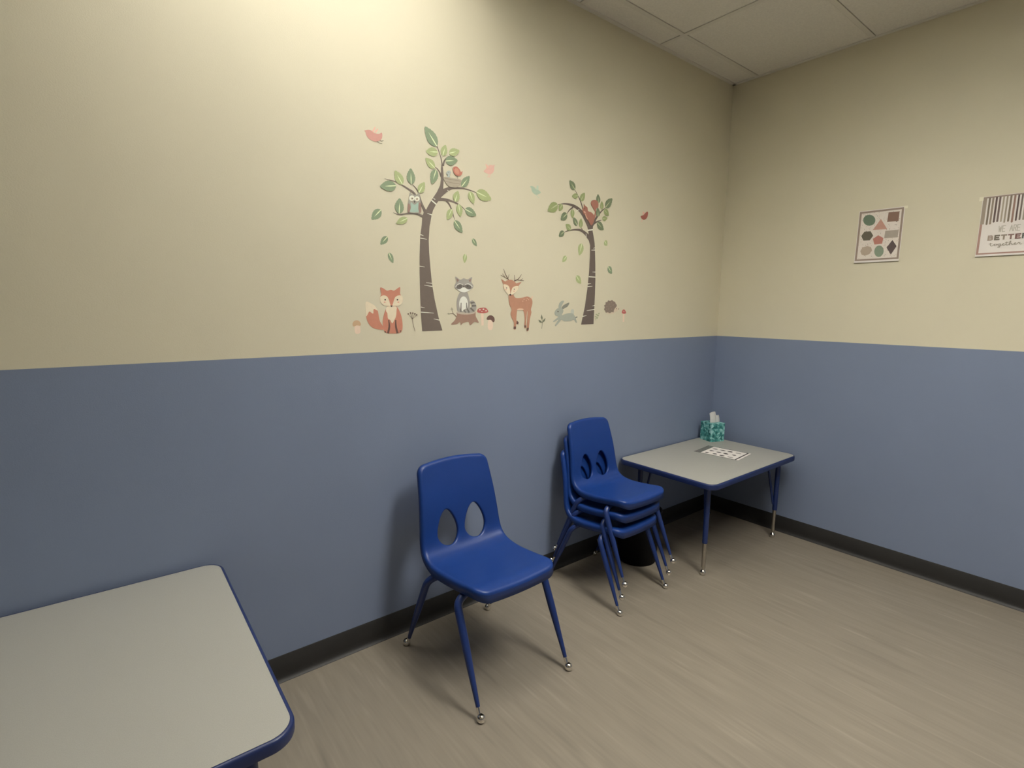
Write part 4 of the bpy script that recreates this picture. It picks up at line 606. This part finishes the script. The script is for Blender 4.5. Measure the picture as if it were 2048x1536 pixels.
 'squirrel': [['p','squirrel',[[-1.23893,1.84162],[-1.23406,1.86135],[-1.25114,1.88036],[-1.26448,1.89584],[-1.26223,1.90938],[-1.2454,1.91798],[-1.22224,1.91828],[-1.20997,1.90643],[-1.21069,1.88522],[-1.22495,1.87776],[-1.22596,1.86229],[-1.22834,1.83895],[-1.23533,1.82665]]],['p','squirrel',[[-1.314,1.89082],[-1.3064,1.88312],[-1.28918,1.87579],[-1.28279,1.85952],[-1.25687,1.8549],[-1.23587,1.83812],[-1.24039,1.81072],[-1.25858,1.79156],[-1.27775,1.80988],[-1.29653,1.82385],[-1.30448,1.83812],[-1.32001,1.84767],[-1.32396,1.86224],[-1.31666,1.87436]]],['p','squirrellight',[[-1.31643,1.85561],[-1.30232,1.85347],[-1.29477,1.83542],[-1.28096,1.81793],[-1.29541,1.82397],[-1.30448,1.83812]]],['p','dark',[[-1.30573,1.8674],[-1.30584,1.86681],[-1.30621,1.86624],[-1.30681,1.86575],[-1.30758,1.86539],[-1.30844,1.8652],[-1.3093,1.86519],[-1.31009,1.86536],[-1.31073,1.8657],[-1.31115,1.86618],[-1.31131,1.86674],[-1.31119,1.86733],[-1.31082,1.8679],[-1.31022,1.86839],[-1.30946,1.86875],[-1.3086,1.86894],[-1.30773,1.86895],[-1.30694,1.86878],[-1.30631,1.86844],[-1.30589,1.86796]]],['s','squirrel',[[-1.302,1.84596,0.0056],[-1.31747,1.84043,0.0037]]]],
 'bird_teal': [['p','birdteal',[[-1.66761,1.92302],[-1.65498,1.92654],[-1.64072,1.92343],[-1.63103,1.91619],[-1.61662,1.91475],[-1.60094,1.9058],[-1.61381,1.8971],[-1.6305,1.89138],[-1.64728,1.89671],[-1.65693,1.9057],[-1.65948,1.91562]]],['p','birdteallight',[[-1.63197,1.91537],[-1.6266,1.93234],[-1.61704,1.93371],[-1.61564,1.91419]]],['s','birdteallight',[[-1.63148,1.89264,0.0025],[-1.62075,1.88471,0.0025],[-1.61197,1.87995,0.0025]]]],
 'bird_rust': [['p','rust',[[-0.86332,1.88127],[-0.83984,1.8893],[-0.81827,1.90724],[-0.80179,1.91124],[-0.80052,1.89454],[-0.8097,1.87667],[-0.83114,1.86511],[-0.85207,1.8679]]],['p','salmon',[[-0.84864,1.88707],[-0.84613,1.90945],[-0.82683,1.90081]]],['s','salmon',[[-0.84517,1.8678,0.0033],[-0.85571,1.85163,0.0033]]]],
 'tree_big_trunk': [['p','bark',[[-2.23253,1.277],[-2.23747,1.34329],[-2.23967,1.42127],[-2.24051,1.51372],[-2.23944,1.57479],[-2.23566,1.65068],[-2.2279,1.69647],[-2.2249,1.7291],[-2.21653,1.74946],[-2.20765,1.75648],[-2.19317,1.78067],[-2.17501,1.80697],[-2.15675,1.83194],[-2.14195,1.85959],[-2.13808,1.8812],[-2.13784,1.90223],[-2.1376,1.92321],[-2.13449,1.94162],[-2.13891,1.96615],[-2.14695,1.98545],[-2.15527,2.006],[-2.15242,2.00654],[-2.14229,1.9854],[-2.13353,1.96263],[-2.12937,1.94546],[-2.12741,1.92486],[-2.12511,1.90122],[-2.1254,1.87406],[-2.1275,1.84807],[-2.11644,1.85266],[-2.09786,1.85987],[-2.09048,1.85022],[-2.10919,1.83847],[-2.12407,1.8258],[-2.1407,1.81085],[-2.1492,1.79885],[-2.1628,1.78142],[-2.17567,1.75873],[-2.18314,1.73673],[-2.18889,1.70889],[-2.19267,1.69396],[-2.19706,1.63883],[-2.19596,1.59302],[-2.19043,1.52855],[-2.18506,1.47269],[-2.17316,1.40686],[-2.15555,1.33353],[-2.13738,1.2783]]],['s','bark',[[-2.10538,1.84966,0.0149],[-2.08668,1.85687,0.0109],[-2.06024,1.86062,0.0076],[-2.02954,1.86278,0.0056],[-1.99832,1.86091,0.0042],[-1.96573,1.85594,0.0018]]],['s','bark',[[-2.15167,1.80458,0.0133],[-2.12427,1.80691,0.0114],[-2.09833,1.80626,0.0089],[-2.07203,1.80127,0.0062],[-2.04532,1.79276,0.0042],[-2.02133,1.77838,0.0018]]],['s','bark',[[-2.11322,1.80436,0.0088],[-2.09848,1.78934,0.0068],[-2.08554,1.76464,0.0048],[-2.07403,1.73325,0.0017]]],['s','bark',[[-2.12656,1.93697,0.0086],[-2.12275,1.95256,0.0066],[-2.11533,1.96429,0.0047],[-2.10236,1.97762,0.0017]]],['s','bark',[[-2.13612,1.89351,0.008],[-2.14319,1.90887,0.0053],[-2.15384,1.92057,0.0036],[-2.16449,1.92625,0.0016]]],['s','bark',[[-2.21129,1.74857,0.0163],[-2.22081,1.76535,0.011],[-2.22986,1.78501,0.0084],[-2.23804,1.81049,0.0058],[-2.24797,1.82966,0.0038],[-2.26467,1.84418,0.0016]]],['s','bark',[[-2.22649,1.77951,0.0065],[-2.26019,1.81336,0.0082],[-2.28187,1.82433,0.0063],[-2.30817,1.83557,0.0043],[-2.3405,1.84508,0.003],[-2.38238,1.84864,0.0012]]],['s','bark',[[-2.22211,1.72941,0.0117],[-2.24283,1.73544,0.0071],[-2.26338,1.73608,0.0057],[-2.29046,1.73359,0.005],[-2.32383,1.72545,0.0037],[-2.34981,1.72972,0.0012]]],['s','cream',[[-2.18229,1.79643,0.0046],[-2.16025,1.78324,0.0053]]],['s','cream',[[-2.17751,1.80664,0.001],[-2.16541,1.8016,0.0033]]],['s','cream',[[-2.20326,1.7441,0.001],[-2.1813,1.73996,0.0043]]],['s','cream',[[-2.10838,1.84559,0.0027],[-2.10099,1.84234,0.0014]]],['s','cream',[[-2.23447,1.65921,0.0039],[-2.22053,1.65563,0.001]]],['s','cream',[[-2.23541,1.64528,0.0036],[-2.20518,1.64302,0.001]]],['s','cream',[[-2.24047,1.53605,0.0033],[-2.21757,1.53391,0.0013]]],['s','cream',[[-2.21213,1.47235,0.0013],[-2.18509,1.4705,0.003]]],['s','cream',[[-2.22123,1.4621,0.0013],[-2.18345,1.45801,0.0034]]],['s','cream',[[-2.23765,1.3746,0.0033],[-2.21912,1.3716,0.001]]],['s','cream',[[-2.238,1.35426,0.0037],[-2.1776,1.35023,0.0014]]],['s','cream',[[-2.17902,1.3266,0.0014],[-2.15083,1.32127,0.0035]]]],
 'tree_big_leaves': [[[-2.15458,2.00467],[-2.20788,2.06872],0.046,'d'],[[-2.15126,1.98467],[-2.20486,1.97704],0.0327,'l'],[[-2.12906,1.97382],[-2.11479,2.01861],0.0281,'l'],[[-2.09968,1.98888],[-2.04911,2.00825],0.029,'l'],[[-2.11723,1.95649],[-2.05879,1.9695],0.0351,'d'],[[-2.16562,1.92162],[-2.20699,1.95224],0.0315,'l'],[[-2.15925,1.91761],[-2.18069,1.85935],0.0335,'d'],[[-2.04031,1.86808],[-1.99937,1.91672],0.0298,'d'],[[-1.96573,1.85816],[-1.88652,1.83822],0.045,'l'],[[-2.0003,1.85561],[-1.97857,1.80792],0.0316,'l'],[[-2.07276,1.80427],[-2.0565,1.84941],0.0307,'l'],[[-2.0549,1.79782],[-2.04556,1.74824],0.0305,'l'],[[-2.02327,1.7813],[-1.96575,1.76248],0.0349,'d'],[[-2.08811,1.77362],[-2.11023,1.72877],0.0276,'l'],[[-2.07634,1.72989],[-2.03656,1.68438],0.0336,'d'],[[-2.33505,1.83026],[-2.40135,1.81792],0.037,'d'],[[-2.30878,1.83777],[-2.33954,1.88423],0.0348,'l'],[[-2.27142,1.8432],[-2.27256,1.90331],0.0349,'d'],[[-2.23965,1.81674],[-2.21298,1.86052],0.0285,'l'],[[-2.32542,1.72788],[-2.32176,1.78632],0.0363,'d'],[[-2.29017,1.71546],[-2.3384,1.69112],0.025,'l']],
 'tree_small_trunk': [['p','bark2',[[-1.30953,1.29208],[-1.28558,1.38193],[-1.26959,1.48158],[-1.26149,1.56084],[-1.2592,1.63935],[-1.25992,1.69378],[-1.27138,1.718],[-1.28956,1.74142],[-1.2718,1.74032],[-1.2769,1.76483],[-1.28521,1.78507],[-1.27825,1.79532],[-1.24247,1.79317],[-1.24402,1.76407],[-1.23388,1.73398],[-1.22677,1.70731],[-1.22317,1.68099],[-1.2165,1.60267],[-1.21212,1.52335],[-1.21188,1.44312],[-1.21403,1.36219],[-1.21561,1.29374]]],['s','bark2',[[-1.26388,1.78143,0.0315],[-1.28919,1.81134,0.0255],[-1.32152,1.84374,0.0205],[-1.35274,1.86257,0.0165],[-1.39126,1.87348,0.0127],[-1.42872,1.87547,0.008],[-1.46014,1.8723,0.0053],[-1.49352,1.86456,0.0022]]],['s','bark2',[[-1.38827,1.86573,0.0091],[-1.41446,1.84788,0.0054],[-1.4323,1.82564,0.0022]]],['s','bark2',[[-1.31953,1.86276,0.0074],[-1.32695,1.88061,0.0069],[-1.34646,1.91168,0.005],[-1.38067,1.95057,0.0018]]],['s','bark2',[[-1.2566,1.78599,0.0172],[-1.23732,1.80719,0.0144],[-1.221,1.83205,0.0116],[-1.18736,1.86674,0.0073],[-1.15161,1.89232,0.0025]]],['s','bark2',[[-1.23985,1.79922,0.0087],[-1.21434,1.81537,0.0063],[-1.18236,1.82651,0.0024]]],['s','bark2',[[-1.26243,1.72378,0.0211],[-1.27734,1.73598,0.021],[-1.30076,1.75112,0.016],[-1.33208,1.7615,0.0112],[-1.3707,1.76046,0.0074],[-1.41373,1.75188,0.0045],[-1.44635,1.74068,0.0018]]],['s','bark2',[[-1.31624,1.7573,0.0066],[-1.3223,1.76812,0.0051],[-1.33103,1.77674,0.0023]]],['s','cream',[[-1.2815,1.76554,0.0057],[-1.24326,1.77265,0.0058]]],['s','cream',[[-1.29216,1.74885,0.0038],[-1.29025,1.73101,0.0043]]],['s','cream',[[-1.36863,1.84879,0.0018],[-1.34602,1.85963,0.0032]]],['s','cream',[[-1.25016,1.6704,0.0019],[-1.22161,1.67287,0.0044]]],['s','cream',[[-1.23607,1.68081,0.0015],[-1.22215,1.6842,0.0039]]],['s','cream',[[-1.23696,1.56123,0.0015],[-1.21396,1.56194,0.0045]]],['s','cream',[[-1.2633,1.53634,0.0049],[-1.21213,1.53613,0.0045]]],['s','cream',[[-1.26981,1.49977,0.0049],[-1.24422,1.50185,0.0015]]],['s','cream',[[-1.26922,1.48634,0.0044],[-1.23364,1.48945,0.0015]]],['s','cream',[[-1.23133,1.388,0.0015],[-1.21058,1.39061,0.0045]]],['s','cream',[[-1.27199,1.36321,0.0015],[-1.21142,1.37032,0.005]]],['s','cream',[[-1.30205,1.334,0.0044],[-1.27091,1.33833,0.0015]]]],
 'tree_small_leaves': [[[-1.37897,1.94861],[-1.41781,1.98667],0.0341,'d'],[[-1.35516,1.9235],[-1.39927,1.91581],0.024,'l'],[[-1.33885,1.90077],[-1.31065,1.94361],0.0305,'l'],[[-1.49202,1.86582],[-1.55672,1.82838],0.0446,'l'],[[-1.46427,1.87106],[-1.48238,1.8374],0.0283,'l'],[[-1.42929,1.83075],[-1.47022,1.79699],0.035,'d'],[[-1.39334,1.857],[-1.3917,1.81278],0.026,'l'],[[-1.35776,1.78049],[-1.38486,1.81798],0.0266,'d'],[[-1.33254,1.77281],[-1.33164,1.81891],0.0278,'l'],[[-1.40049,1.75761],[-1.43707,1.77919],0.0294,'l'],[[-1.44647,1.74436],[-1.48128,1.71839],0.0277,'d'],[[-1.20819,1.90589],[-1.21506,1.95053],0.0294,'d'],[[-1.18074,1.87681],[-1.18413,1.92007],0.0262,'l'],[[-1.1558,1.89181],[-1.10389,1.94322],0.0385,'d'],[[-1.16428,1.88185],[-1.12653,1.85411],0.0309,'l'],[[-1.20844,1.83921],[-1.2118,1.88393],0.0306,'d'],[[-1.17791,1.83283],[-1.13679,1.84118],0.0242,'l'],[[-1.21415,1.81151],[-1.16259,1.77958],0.0367,'d']],
 'fallen': [[[-2.39903,1.73454],[-2.43801,1.69523],0.031,'d'],[[-2.37532,1.63899],[-2.40513,1.60712],0.0232,'d'],[[-2.37204,1.57977],[-2.35449,1.54162],0.0205,'d'],[[-1.98556,1.66521],[-1.96292,1.6349],0.02,'d'],[[-2.02161,1.59947],[-2.02611,1.56072],0.0205,'l'],[[-1.31999,1.69864],[-1.33603,1.63812],0.0386,'l'],[[-1.42501,1.62918],[-1.45283,1.59968],0.0249,'l'],[[-1.15249,1.7248],[-1.12997,1.70234],0.0296,'l'],[[-1.11742,1.59496],[-1.08494,1.56034],0.0336,'d'],[[-1.35441,1.53786],[-1.31799,1.4989],0.0323,'l']],
 'poster_shapes': [['p','frame',[[-0.78181,1.90136],[-0.98071,1.90083],[-0.98221,1.64316],[-0.78206,1.64358]]],['p','paper',[[-0.79158,1.8913],[-0.97145,1.89205],[-0.9733,1.65144],[-0.79156,1.65159]]],['p','g1',[[-0.8585,1.85039],[-0.85795,1.84173],[-0.85469,1.83423],[-0.84902,1.8286],[-0.84146,1.82541],[-0.83276,1.82497],[-0.82375,1.82735],[-0.81532,1.83234],[-0.80831,1.83946],[-0.80343,1.848],[-0.80117,1.85711],[-0.80176,1.86588],[-0.80514,1.87344],[-0.81095,1.87904],[-0.81862,1.88213],[-0.82736,1.88243],[-0.83633,1.87993],[-0.84465,1.87488],[-0.85152,1.86779],[-0.85629,1.85936]]],['p','terracotta',[[-0.88319,1.85395],[-0.91694,1.7986],[-0.85149,1.8011]]],['p','brownsq',[[-0.91442,1.88347],[-0.96258,1.88233],[-0.96254,1.83396],[-0.91265,1.83548]]],['p','olive',[[-0.80044,1.77445],[-0.81324,1.79623],[-0.84222,1.79549],[-0.85629,1.77089],[-0.84271,1.74844],[-0.81282,1.74933]]],['p','orange',[[-0.87954,1.77127],[-0.90449,1.75461],[-0.90113,1.72587],[-0.86653,1.72441],[-0.85665,1.75465]]],['p','taupe',[[-0.90938,1.79079],[-0.96859,1.79065],[-0.96715,1.75264],[-0.90769,1.75302]]],['p','tan2',[[-0.80381,1.69478],[-0.81208,1.71425],[-0.83359,1.71919],[-0.85192,1.71329],[-0.85913,1.6951],[-0.84833,1.676],[-0.82829,1.66938],[-0.81158,1.67633]]],['p','g2',[[-0.91262,1.68341],[-0.91133,1.67462],[-0.90808,1.66714],[-0.90318,1.66171],[-0.89709,1.65886],[-0.89042,1.6589],[-0.8838,1.66182],[-0.8779,1.66736],[-0.8733,1.67497],[-0.87047,1.68391],[-0.86968,1.69328],[-0.87102,1.70215],[-0.87435,1.70965],[-0.87933,1.71503],[-0.88545,1.71778],[-0.89213,1.71764],[-0.8987,1.71464],[-0.90452,1.70908],[-0.90904,1.70152],[-0.91183,1.69268]]],['p','plum',[[-0.94572,1.74096],[-0.9674,1.70833],[-0.94651,1.667],[-0.92337,1.70412]]]],
}
def centre(layers):
    P = [p for _, _, q in layers for p in q]; return (sum(p[0] for p in P) / len(P), sum(p[1] for p in P) / len(P))
def add_layers(F, layers, smooth=True):
    for kind, key, pts in layers:
        if kind == 's': F.add(stroke_poly(pts), key)
        else: F.add(smooth_closed(pts) if smooth else [tuple(p) for p in pts], key)
def sticker(key, name, label, cat, base=.0006, group=None):
    L = DECALS[key]; c = centre(L); F = Flat('L', c, base); add_layers(F, L)
    o = F.done(name, loc=(c[0], 0, c[1])); tag(o, label, cat, group); return o
for key, name, label, cat in (
    ('bird_coral', 'bird_sticker', 'coral flying bird wall sticker above the left side of the big tree', 'sticker'),
    ('bird_pink', 'bird_sticker', 'small pink flying bird wall sticker right of the big tree top', 'sticker'),
    ('fox', 'fox_sticker', 'sitting orange fox wall sticker left of the big tree trunk', 'sticker'),
    ('mush_tan', 'mushroom_sticker', 'tan capped mushroom wall sticker at the far left beside the fox', 'sticker'),
    ('umbel', 'flower_sticker', 'thin brown umbel flower wall sticker between fox and big tree trunk', 'sticker'),
    ('stump', 'tree_stump_sticker', 'brown tree stump wall sticker with a twig, under the raccoon', 'sticker'),
    ('mush_red', 'mushroom_sticker', 'larger red capped mushroom wall sticker beside the tree stump', 'sticker'),
    ('mush_brown', 'mushroom_sticker', 'dark brown capped mushroom wall sticker right of the larger red one', 'sticker'),
    ('deer', 'deer_sticker', 'brown deer wall sticker with antlers between the two trees', 'sticker'),
    ('sprig', 'sprig_sticker', 'small green three leaved sprig wall sticker between deer and rabbit', 'sticker'),
    ('rabbit', 'rabbit_sticker', 'grey green leaping rabbit wall sticker left of the small tree trunk', 'sticker'),
    ('hedgehog', 'hedgehog_sticker', 'brown hedgehog wall sticker right of the small tree trunk', 'sticker'),
    ('mush_tiny', 'mushroom_sticker', 'tiny red capped mushroom wall sticker at the far right beside the hedgehog', 'sticker'),
    ('fern', 'fern_sticker', 'tiny light green fern wall sticker at the foot of the small tree', 'sticker'),
    ('bird_teal', 'bird_sticker', 'pale green flying bird wall sticker left of the small tree top', 'sticker'),
    ('bird_rust', 'bird_sticker', 'rust red flying bird wall sticker right of the small tree', 'sticker')):
    sticker(key, name, label, cat)
sticker('raccoon', 'raccoon_sticker', 'grey raccoon wall sticker sitting on the tree stump', 'sticker', base=.0010)
for key, name, label in (
    ('owl', 'owl_sticker', 'grey owl wall sticker with pale eyes on the big tree\'s left branch'),
    ('nest', 'nest_sticker', 'brown bird nest wall sticker on the big tree\'s right branch'),
    ('squirrel', 'squirrel_sticker', 'brown squirrel wall sticker in the fork of the small tree')):
    sticker(key, name, label, 'sticker', base=.0022)
sticker('nest_bird_orange', 'bird_sticker', 'orange bird wall sticker perched on the right rim of the nest', 'sticker', base=.0028)
sticker('nest_bird_grey', 'bird_sticker', 'grey bird wall sticker at the left rim of the nest', 'sticker', base=.0028)

def leaf_polys(b, tp, w, serr=True):
    b, tp = np.array(b), np.array(tp); d = tp - b; L = np.hypot(*d); d = d / L; n = np.array([-d[1], d[0]]); N = 13
    up, dn = [], []
    for k in range(1, N):
        t = k / N; prf = (math.sin(math.pi * t ** .80)) ** .85 * w / 2
        z = (.035 * w if (k % 2 == 0 and serr and w > .012) else 0)
        up.append(tuple(b + d * (L * (t + (.012 if z else 0))) + n * (prf + z))); dn.append(tuple(b + d * (L * (t + (.012 if z else 0))) - n * (prf + z)))
    out = [tuple(b)] + up + [tuple(tp)] + dn[::-1]
    wv = .045 * w + .0006; vein = [tuple(b + d * L * .02 + n * wv * .8), tuple(b + d * L * .35 + n * wv), tuple(b + d * L * .72), tuple(b + d * L * .35 - n * wv), tuple(b + d * L * .02 - n * wv * .8)]
    return out, vein
def leaf_obj(name, lf, parent=None, org=None, base=.0004, dim=False):
    b, tp, w, c = lf; o_, v_ = leaf_polys(b, tp, w); cen = ((b[0] + tp[0]) / 2, (b[1] + tp[1]) / 2)
    F = Flat('L', cen, base); sfx = '2' if dim else ''
    F.add(o_, ('leafdark' if c == 'd' else 'leaflight') + sfx); F.add(v_, 'vein' + sfx)
    o = F.done(name, parent); o.location = (cen[0] - (org[0] if org else 0), 0, cen[1] - (org[1] if org else 0)); return o
for key, label in (('big', 'tall birch tree wall sticker with an owl and a nest in its branches'), ('small', 'smaller birch tree wall sticker with a squirrel in its fork')):
    L = DECALS['tree_%s_trunk' % key]; base = L[0][2]; org = (sum(p[0] for p in (base[0], base[-1])) / 2, min(base[0][1], base[-1][1]))
    t = empty('tree_sticker', (org[0], 0, org[1])); tag(t, label, 'tree sticker')
    F = Flat('L', org, .0006)
    for kind, k_, pts in L:
        F.add(stroke_poly(pts) if kind == 's' else [tuple(p) for p in pts], k_)
    F.done('trunk', t)
    for lf in DECALS['tree_%s_leaves' % key]: leaf_obj('leaf', lf, t, org, base=.0017, dim=(key == 'small'))
FL = ['dark green leaf sticker furthest left, below the owl branch', 'dark green leaf sticker upper of the two above the fox', 'dark green leaf sticker lower of the two above the fox',
      'small dark green leaf sticker right of the big tree trunk, below the lowest twig', 'light green leaf sticker just above the raccoon', 'largest light green loose leaf sticker, left of the small tree trunk',
      'small green loose leaf sticker furthest left under the small tree', 'small green loose leaf sticker just right of the small tree trunk, highest there', 'dark green loose leaf sticker low to the right of the small tree trunk', 'green loose leaf sticker above the rabbit']
for lf, lb in zip(DECALS['fallen'], FL): tag(leaf_obj('leaf_sticker', lf, base=.0006), lb, 'sticker', 'loose leaf stickers falling from the trees')

# ------------------------------------------------------------------ posters on the right wall
def page(t, y0, y1, z0, z1, mi):
    bm = bmesh.new(); NV = 12                     # sheet taped at the top: the bottom stands slightly off the wall
    g = []
    for k in range(NV + 1):
        z = z0 + (z1 - z0) * k / NV; off = .0009 + .006 * (1 - k / NV) ** 2; g.append([bm.verts.new((-off, y, z)) for y in (y0, y1)] + [bm.verts.new((-off + .0003, y, z)) for y in (y0, y1)])
    for a, b in zip(g, g[1:]):
        bm.faces.new((a[0], a[1], b[1], b[0])); bm.faces.new((a[2], a[3], b[3], b[2])); bm.faces.new((a[0], a[2], b[2], b[0])); bm.faces.new((a[1], a[3], b[3], b[1]))
    bm.faces.new((g[0][0], g[0][1], g[0][3], g[0][2])); bm.faces.new((g[-1][0], g[-1][1], g[-1][3], g[-1][2]))
    bmesh.ops.recalc_face_normals(bm, faces=bm.faces)
    return from_bm('paper_sheet', bm, mi, t)
def curl(o, z0, z1):                              # printed layer follows the sheet's stand-off
    me = o.data; bm = bmesh.new(); bm.from_mesh(me)
    for _ in range(2): bmesh.ops.subdivide_edges(bm, edges=[e for e in bm.edges if abs(e.verts[0].co.z - e.verts[1].co.z) > .03], cuts=2)
    bmesh.ops.triangulate(bm, faces=bm.faces[:])
    for v in bm.verts: k = (v.co.z - z0) / (z1 - z0); v.co.x -= .0009 + .006 * max(0, 1 - k) ** 2
    bm.to_mesh(me); bm.free()
PS = DECALS['poster_shapes']; yc = -.882; zc = 1.77
t = empty('poster', (0, yc, zc)); tag(t, 'poster of coloured geometric shapes taped to the right wall', 'poster')
page(t, -.9842 - yc, -.7792 - yc, 1.6335 - zc, 1.9045 - zc, M['paper'])
F = Flat('R', (yc, zc), .0002, .00003)
for _, k, pts in PS[:2]: F.add([tuple(p) for p in pts], k)
rs = random.Random(3)
for _ in range(260):                               # printed speckle of the terrazzo background
    a, b = rs.uniform(-.972, -.792), rs.uniform(1.655, 1.892); q = rs.uniform(.0009, .0019)
    F.step = 0; F.add([(a - q, b), (a, b - q), (a + q, b), (a, b + q)], rs.choice(['speck', 'taupe', 'terracotta', 'speck']))
F.step = .00005; F.d += .00005
for _, k, pts in PS[2:]: F.add([tuple(p) for p in pts], k)
o = F.done('printed_shapes', t); curl(o, 1.6335 - zc, 1.9045 - zc)
bm = bmesh.new(); box(bm, -.0014, -.0002, -.9960 - yc, -.9800 - yc, 1.894 - zc, 1.9065 - zc); from_bm('tape', bm, M['tape'], t)

y0p, y1p = -1.4885, -1.287; zc2, yc2 = 1.77, -1.388
t = empty('poster', (0, yc2, zc2)); tag(t, 'striped poster reading WE ARE BETTER together, cut off at the right edge', 'poster')
page(t, y0p - .002 - yc2, y1p + .002 - yc2, 1.6335 - zc2, 1.9035 - zc2, M['paper'])
F = Flat('R', (yc2, zc2), .0002)
def rc(a, b, c, d, k): F.add([(a, c), (b, c), (b, d), (a, d)], k)
F.step = .00003
PAL.update(st1=(150, 132, 112), st2=(112, 95, 75), st3=(140, 120, 98), st4=(88, 62, 55), st5=(105, 80, 72), st6=(160, 145, 120), st7=(150, 135, 112), st8=(122, 105, 82), st9=(145, 105, 85), st10=(85, 60, 52), st11=(108, 90, 78),
           rose=(165, 120, 105), lB=(155, 135, 118), lE=(112, 102, 82), lT=(138, 122, 102), lT2=(130, 92, 82), lE2=(115, 68, 62), lR=(90, 90, 84), script=(138, 128, 106))
rc(y0p, y1p, 1.896, 1.902, 'frame'); rc(y0p, y1p, 1.642, 1.6485, 'rose'); rc(y1p - .0085, y1p, 1.642, 1.783, 'rose'); rc(y0p, y0p + .0085, 1.642, 1.783, 'frame')
rc(y1p - .0140, y1p, 1.780, 1.897, 'st1')
stp = [(-1.307, -1.314, 'st2', 1.776), (-1.319, -1.326, 'st3', 1.777), (-1.331, -1.338, 'st4', 1.784), (-1.343, -1.350, 'st5', 1.785), (-1.356, -1.362, 'st6', 1.784), (-1.368, -1.374, 'st7', 1.779), (-1.380, -1.387, 'st8', 1.782), (-1.393, -1.400, 'st9', 1.777), (-1.406, -1.412, 'st10', 1.783), (-1.418, -1.424, 'st11', 1.785),
       (-1.430, -1.437, 'st7', 1.784), (-1.443, -1.449, 'st3', 1.779), (-1.455, -1.462, 'st4', 1.777), (-1.468, -1.4885, 'st1', 1.780)]
for a, b, k, zb in stp:
    r_ = abs(a - b) / 2; m_ = (a + b) / 2
    F.add([(a, 1.897), (b, 1.897), (b, zb + r_)] + [(m_ + r_ * math.cos(q), zb + r_ - r_ * math.sin(q)) for q in np.linspace(math.pi, 0, 6)[1:-1]][::1] + [(a, zb + r_)], k)
o = F.done('printed_stripes', t); curl(o, 1.6335 - zc2, 1.9035 - zc2)
# lettering, drawn as strokes; pos = left edge on the wall (y decreases to the right)
GLY = {'B': [[(0, 0), (0, 1), (.55, 1), (.8, .88), (.8, .64), (.55, .52), (0, .52)], [(.55, .52), (.9, .4), (.9, .12), (.6, 0), (0, 0)]], 'E': [[(.9, 1), (0, 1), (0, 0), (.9, 0)], [(0, .5), (.75, .5)]], 'T': [[(0, 1), (1, 1)], [(.5, 1), (.5, 0)]],
       'R': [[(0, 0), (0, 1), (.6, 1), (.85, .85), (.85, .62), (.6, .48), (0, .48)], [(.45, .48), (.9, 0)]], 'W': [[(0, 1), (.25, 0), (.5, .8), (.75, 0), (1, 1)]], 'A': [[(0, 0), (.5, 1), (1, 0)], [(.2, .35), (.8, .35)]]}
def glyph(F, ch, y, z, w, h, lw, key):
    for ln in GLY[ch]:
        for a, b in zip(ln, ln[1:]):
            pa = np.array([y - a[0] * w, z + a[1] * h]); pb = np.array([y - b[0] * w, z + b[1] * h]); d = (pb - pa) / max(np.hypot(*(pb - pa)), 1e-6) * lw * .45
            pa, pb = pa - d, pb + d; F.add(stroke_poly([(*pa, lw), (*pb, lw)]), key)
F = Flat('R', (yc2, zc2), .0004, .00001)
for ch, y_, k in zip('BETTER', (-1.3245, -1.3475, -1.3700, -1.3935, -1.4180, -1.4405), ('lB', 'lE', 'lT', 'lT2', 'lE2', 'lR')): glyph(F, ch, y_, 1.7065, .0150, .0175, .0062, k)
o = F.done('block_lettering', t); curl(o, 1.6335 - zc2, 1.9035 - zc2)
F = Flat('R', (yc2, zc2), .0004, .00001)
for ch, y_ in zip('WEARE', (-1.356, -1.369, -1.394, -1.4065, -1.4185)): glyph(F, ch, y_, 1.740, .0095, .026, .0028, 'greyprint')
o = F.done('thin_lettering', t); curl(o, 1.6335 - zc2, 1.9035 - zc2)
SCR = [[(0, 1.7), (.05, .4), (.3, 0), (.7, .1), (1.0, .7), (1.35, .9), (1.1, .5), (1.2, .05), (1.6, .1), (1.7, .6), (1.5, .85)], [(-.35, 1.2), (.5, 1.3)],
       [(1.65, .75), (2.1, .7), (2.6, .95), (2.25, .8), (2.1, .35), (2.4, .1), (2.75, .6), (2.8, .95), (2.75, 0), (2.6, -1.0), (2.2, -1.1), (2.3, -.6), (3.0, .1), (3.35, .45), (3.75, .75), (3.5, .98), (3.3, .5), (3.5, .02), (3.9, .1), (4.3, .6)],
       [(4.35, 1.8), (4.3, .5), (4.45, .02), (4.8, .1), (5.2, .9), (5.45, 1.9), (5.2, 2.0), (5.15, .9), (5.15, 0), (5.3, .7), (5.6, .95), (5.75, .6), (5.8, .05), (6.1, .1), (6.4, .45), (6.8, .75), (6.55, .98), (6.35, .5), (6.6, .02), (7.0, .15), (7.3, .7), (7.4, 1.05), (7.5, .85), (7.85, .9), (7.8, .4), (8.0, .05), (8.4, .25)], [(3.95, 1.3), (4.8, 1.35)]]
F = Flat('R', (yc2, zc2), .0004, .000002)
for ln in SCR:
    q = catmull([(-1.334 - a * .0128, 1.6785 + b * .0082) for a, b in ln], 4)
    for a, b in zip(q, q[1:]):
        e_ = (b - a) / max(np.hypot(*(b - a)), 1e-9) * .0006; F.add(stroke_poly([(*(a - e_), .0022), (*(b + e_), .0022)]), 'script')
o = F.done('script_lettering', t); curl(o, 1.6335 - zc2, 1.9035 - zc2)
bm = bmesh.new(); box(bm, -.0014, -.0002, -1.2880 - yc2, -1.2730 - yc2, 1.887 - zc2, 1.9045 - zc2); from_bm('tape', bm, M['tape'], t)
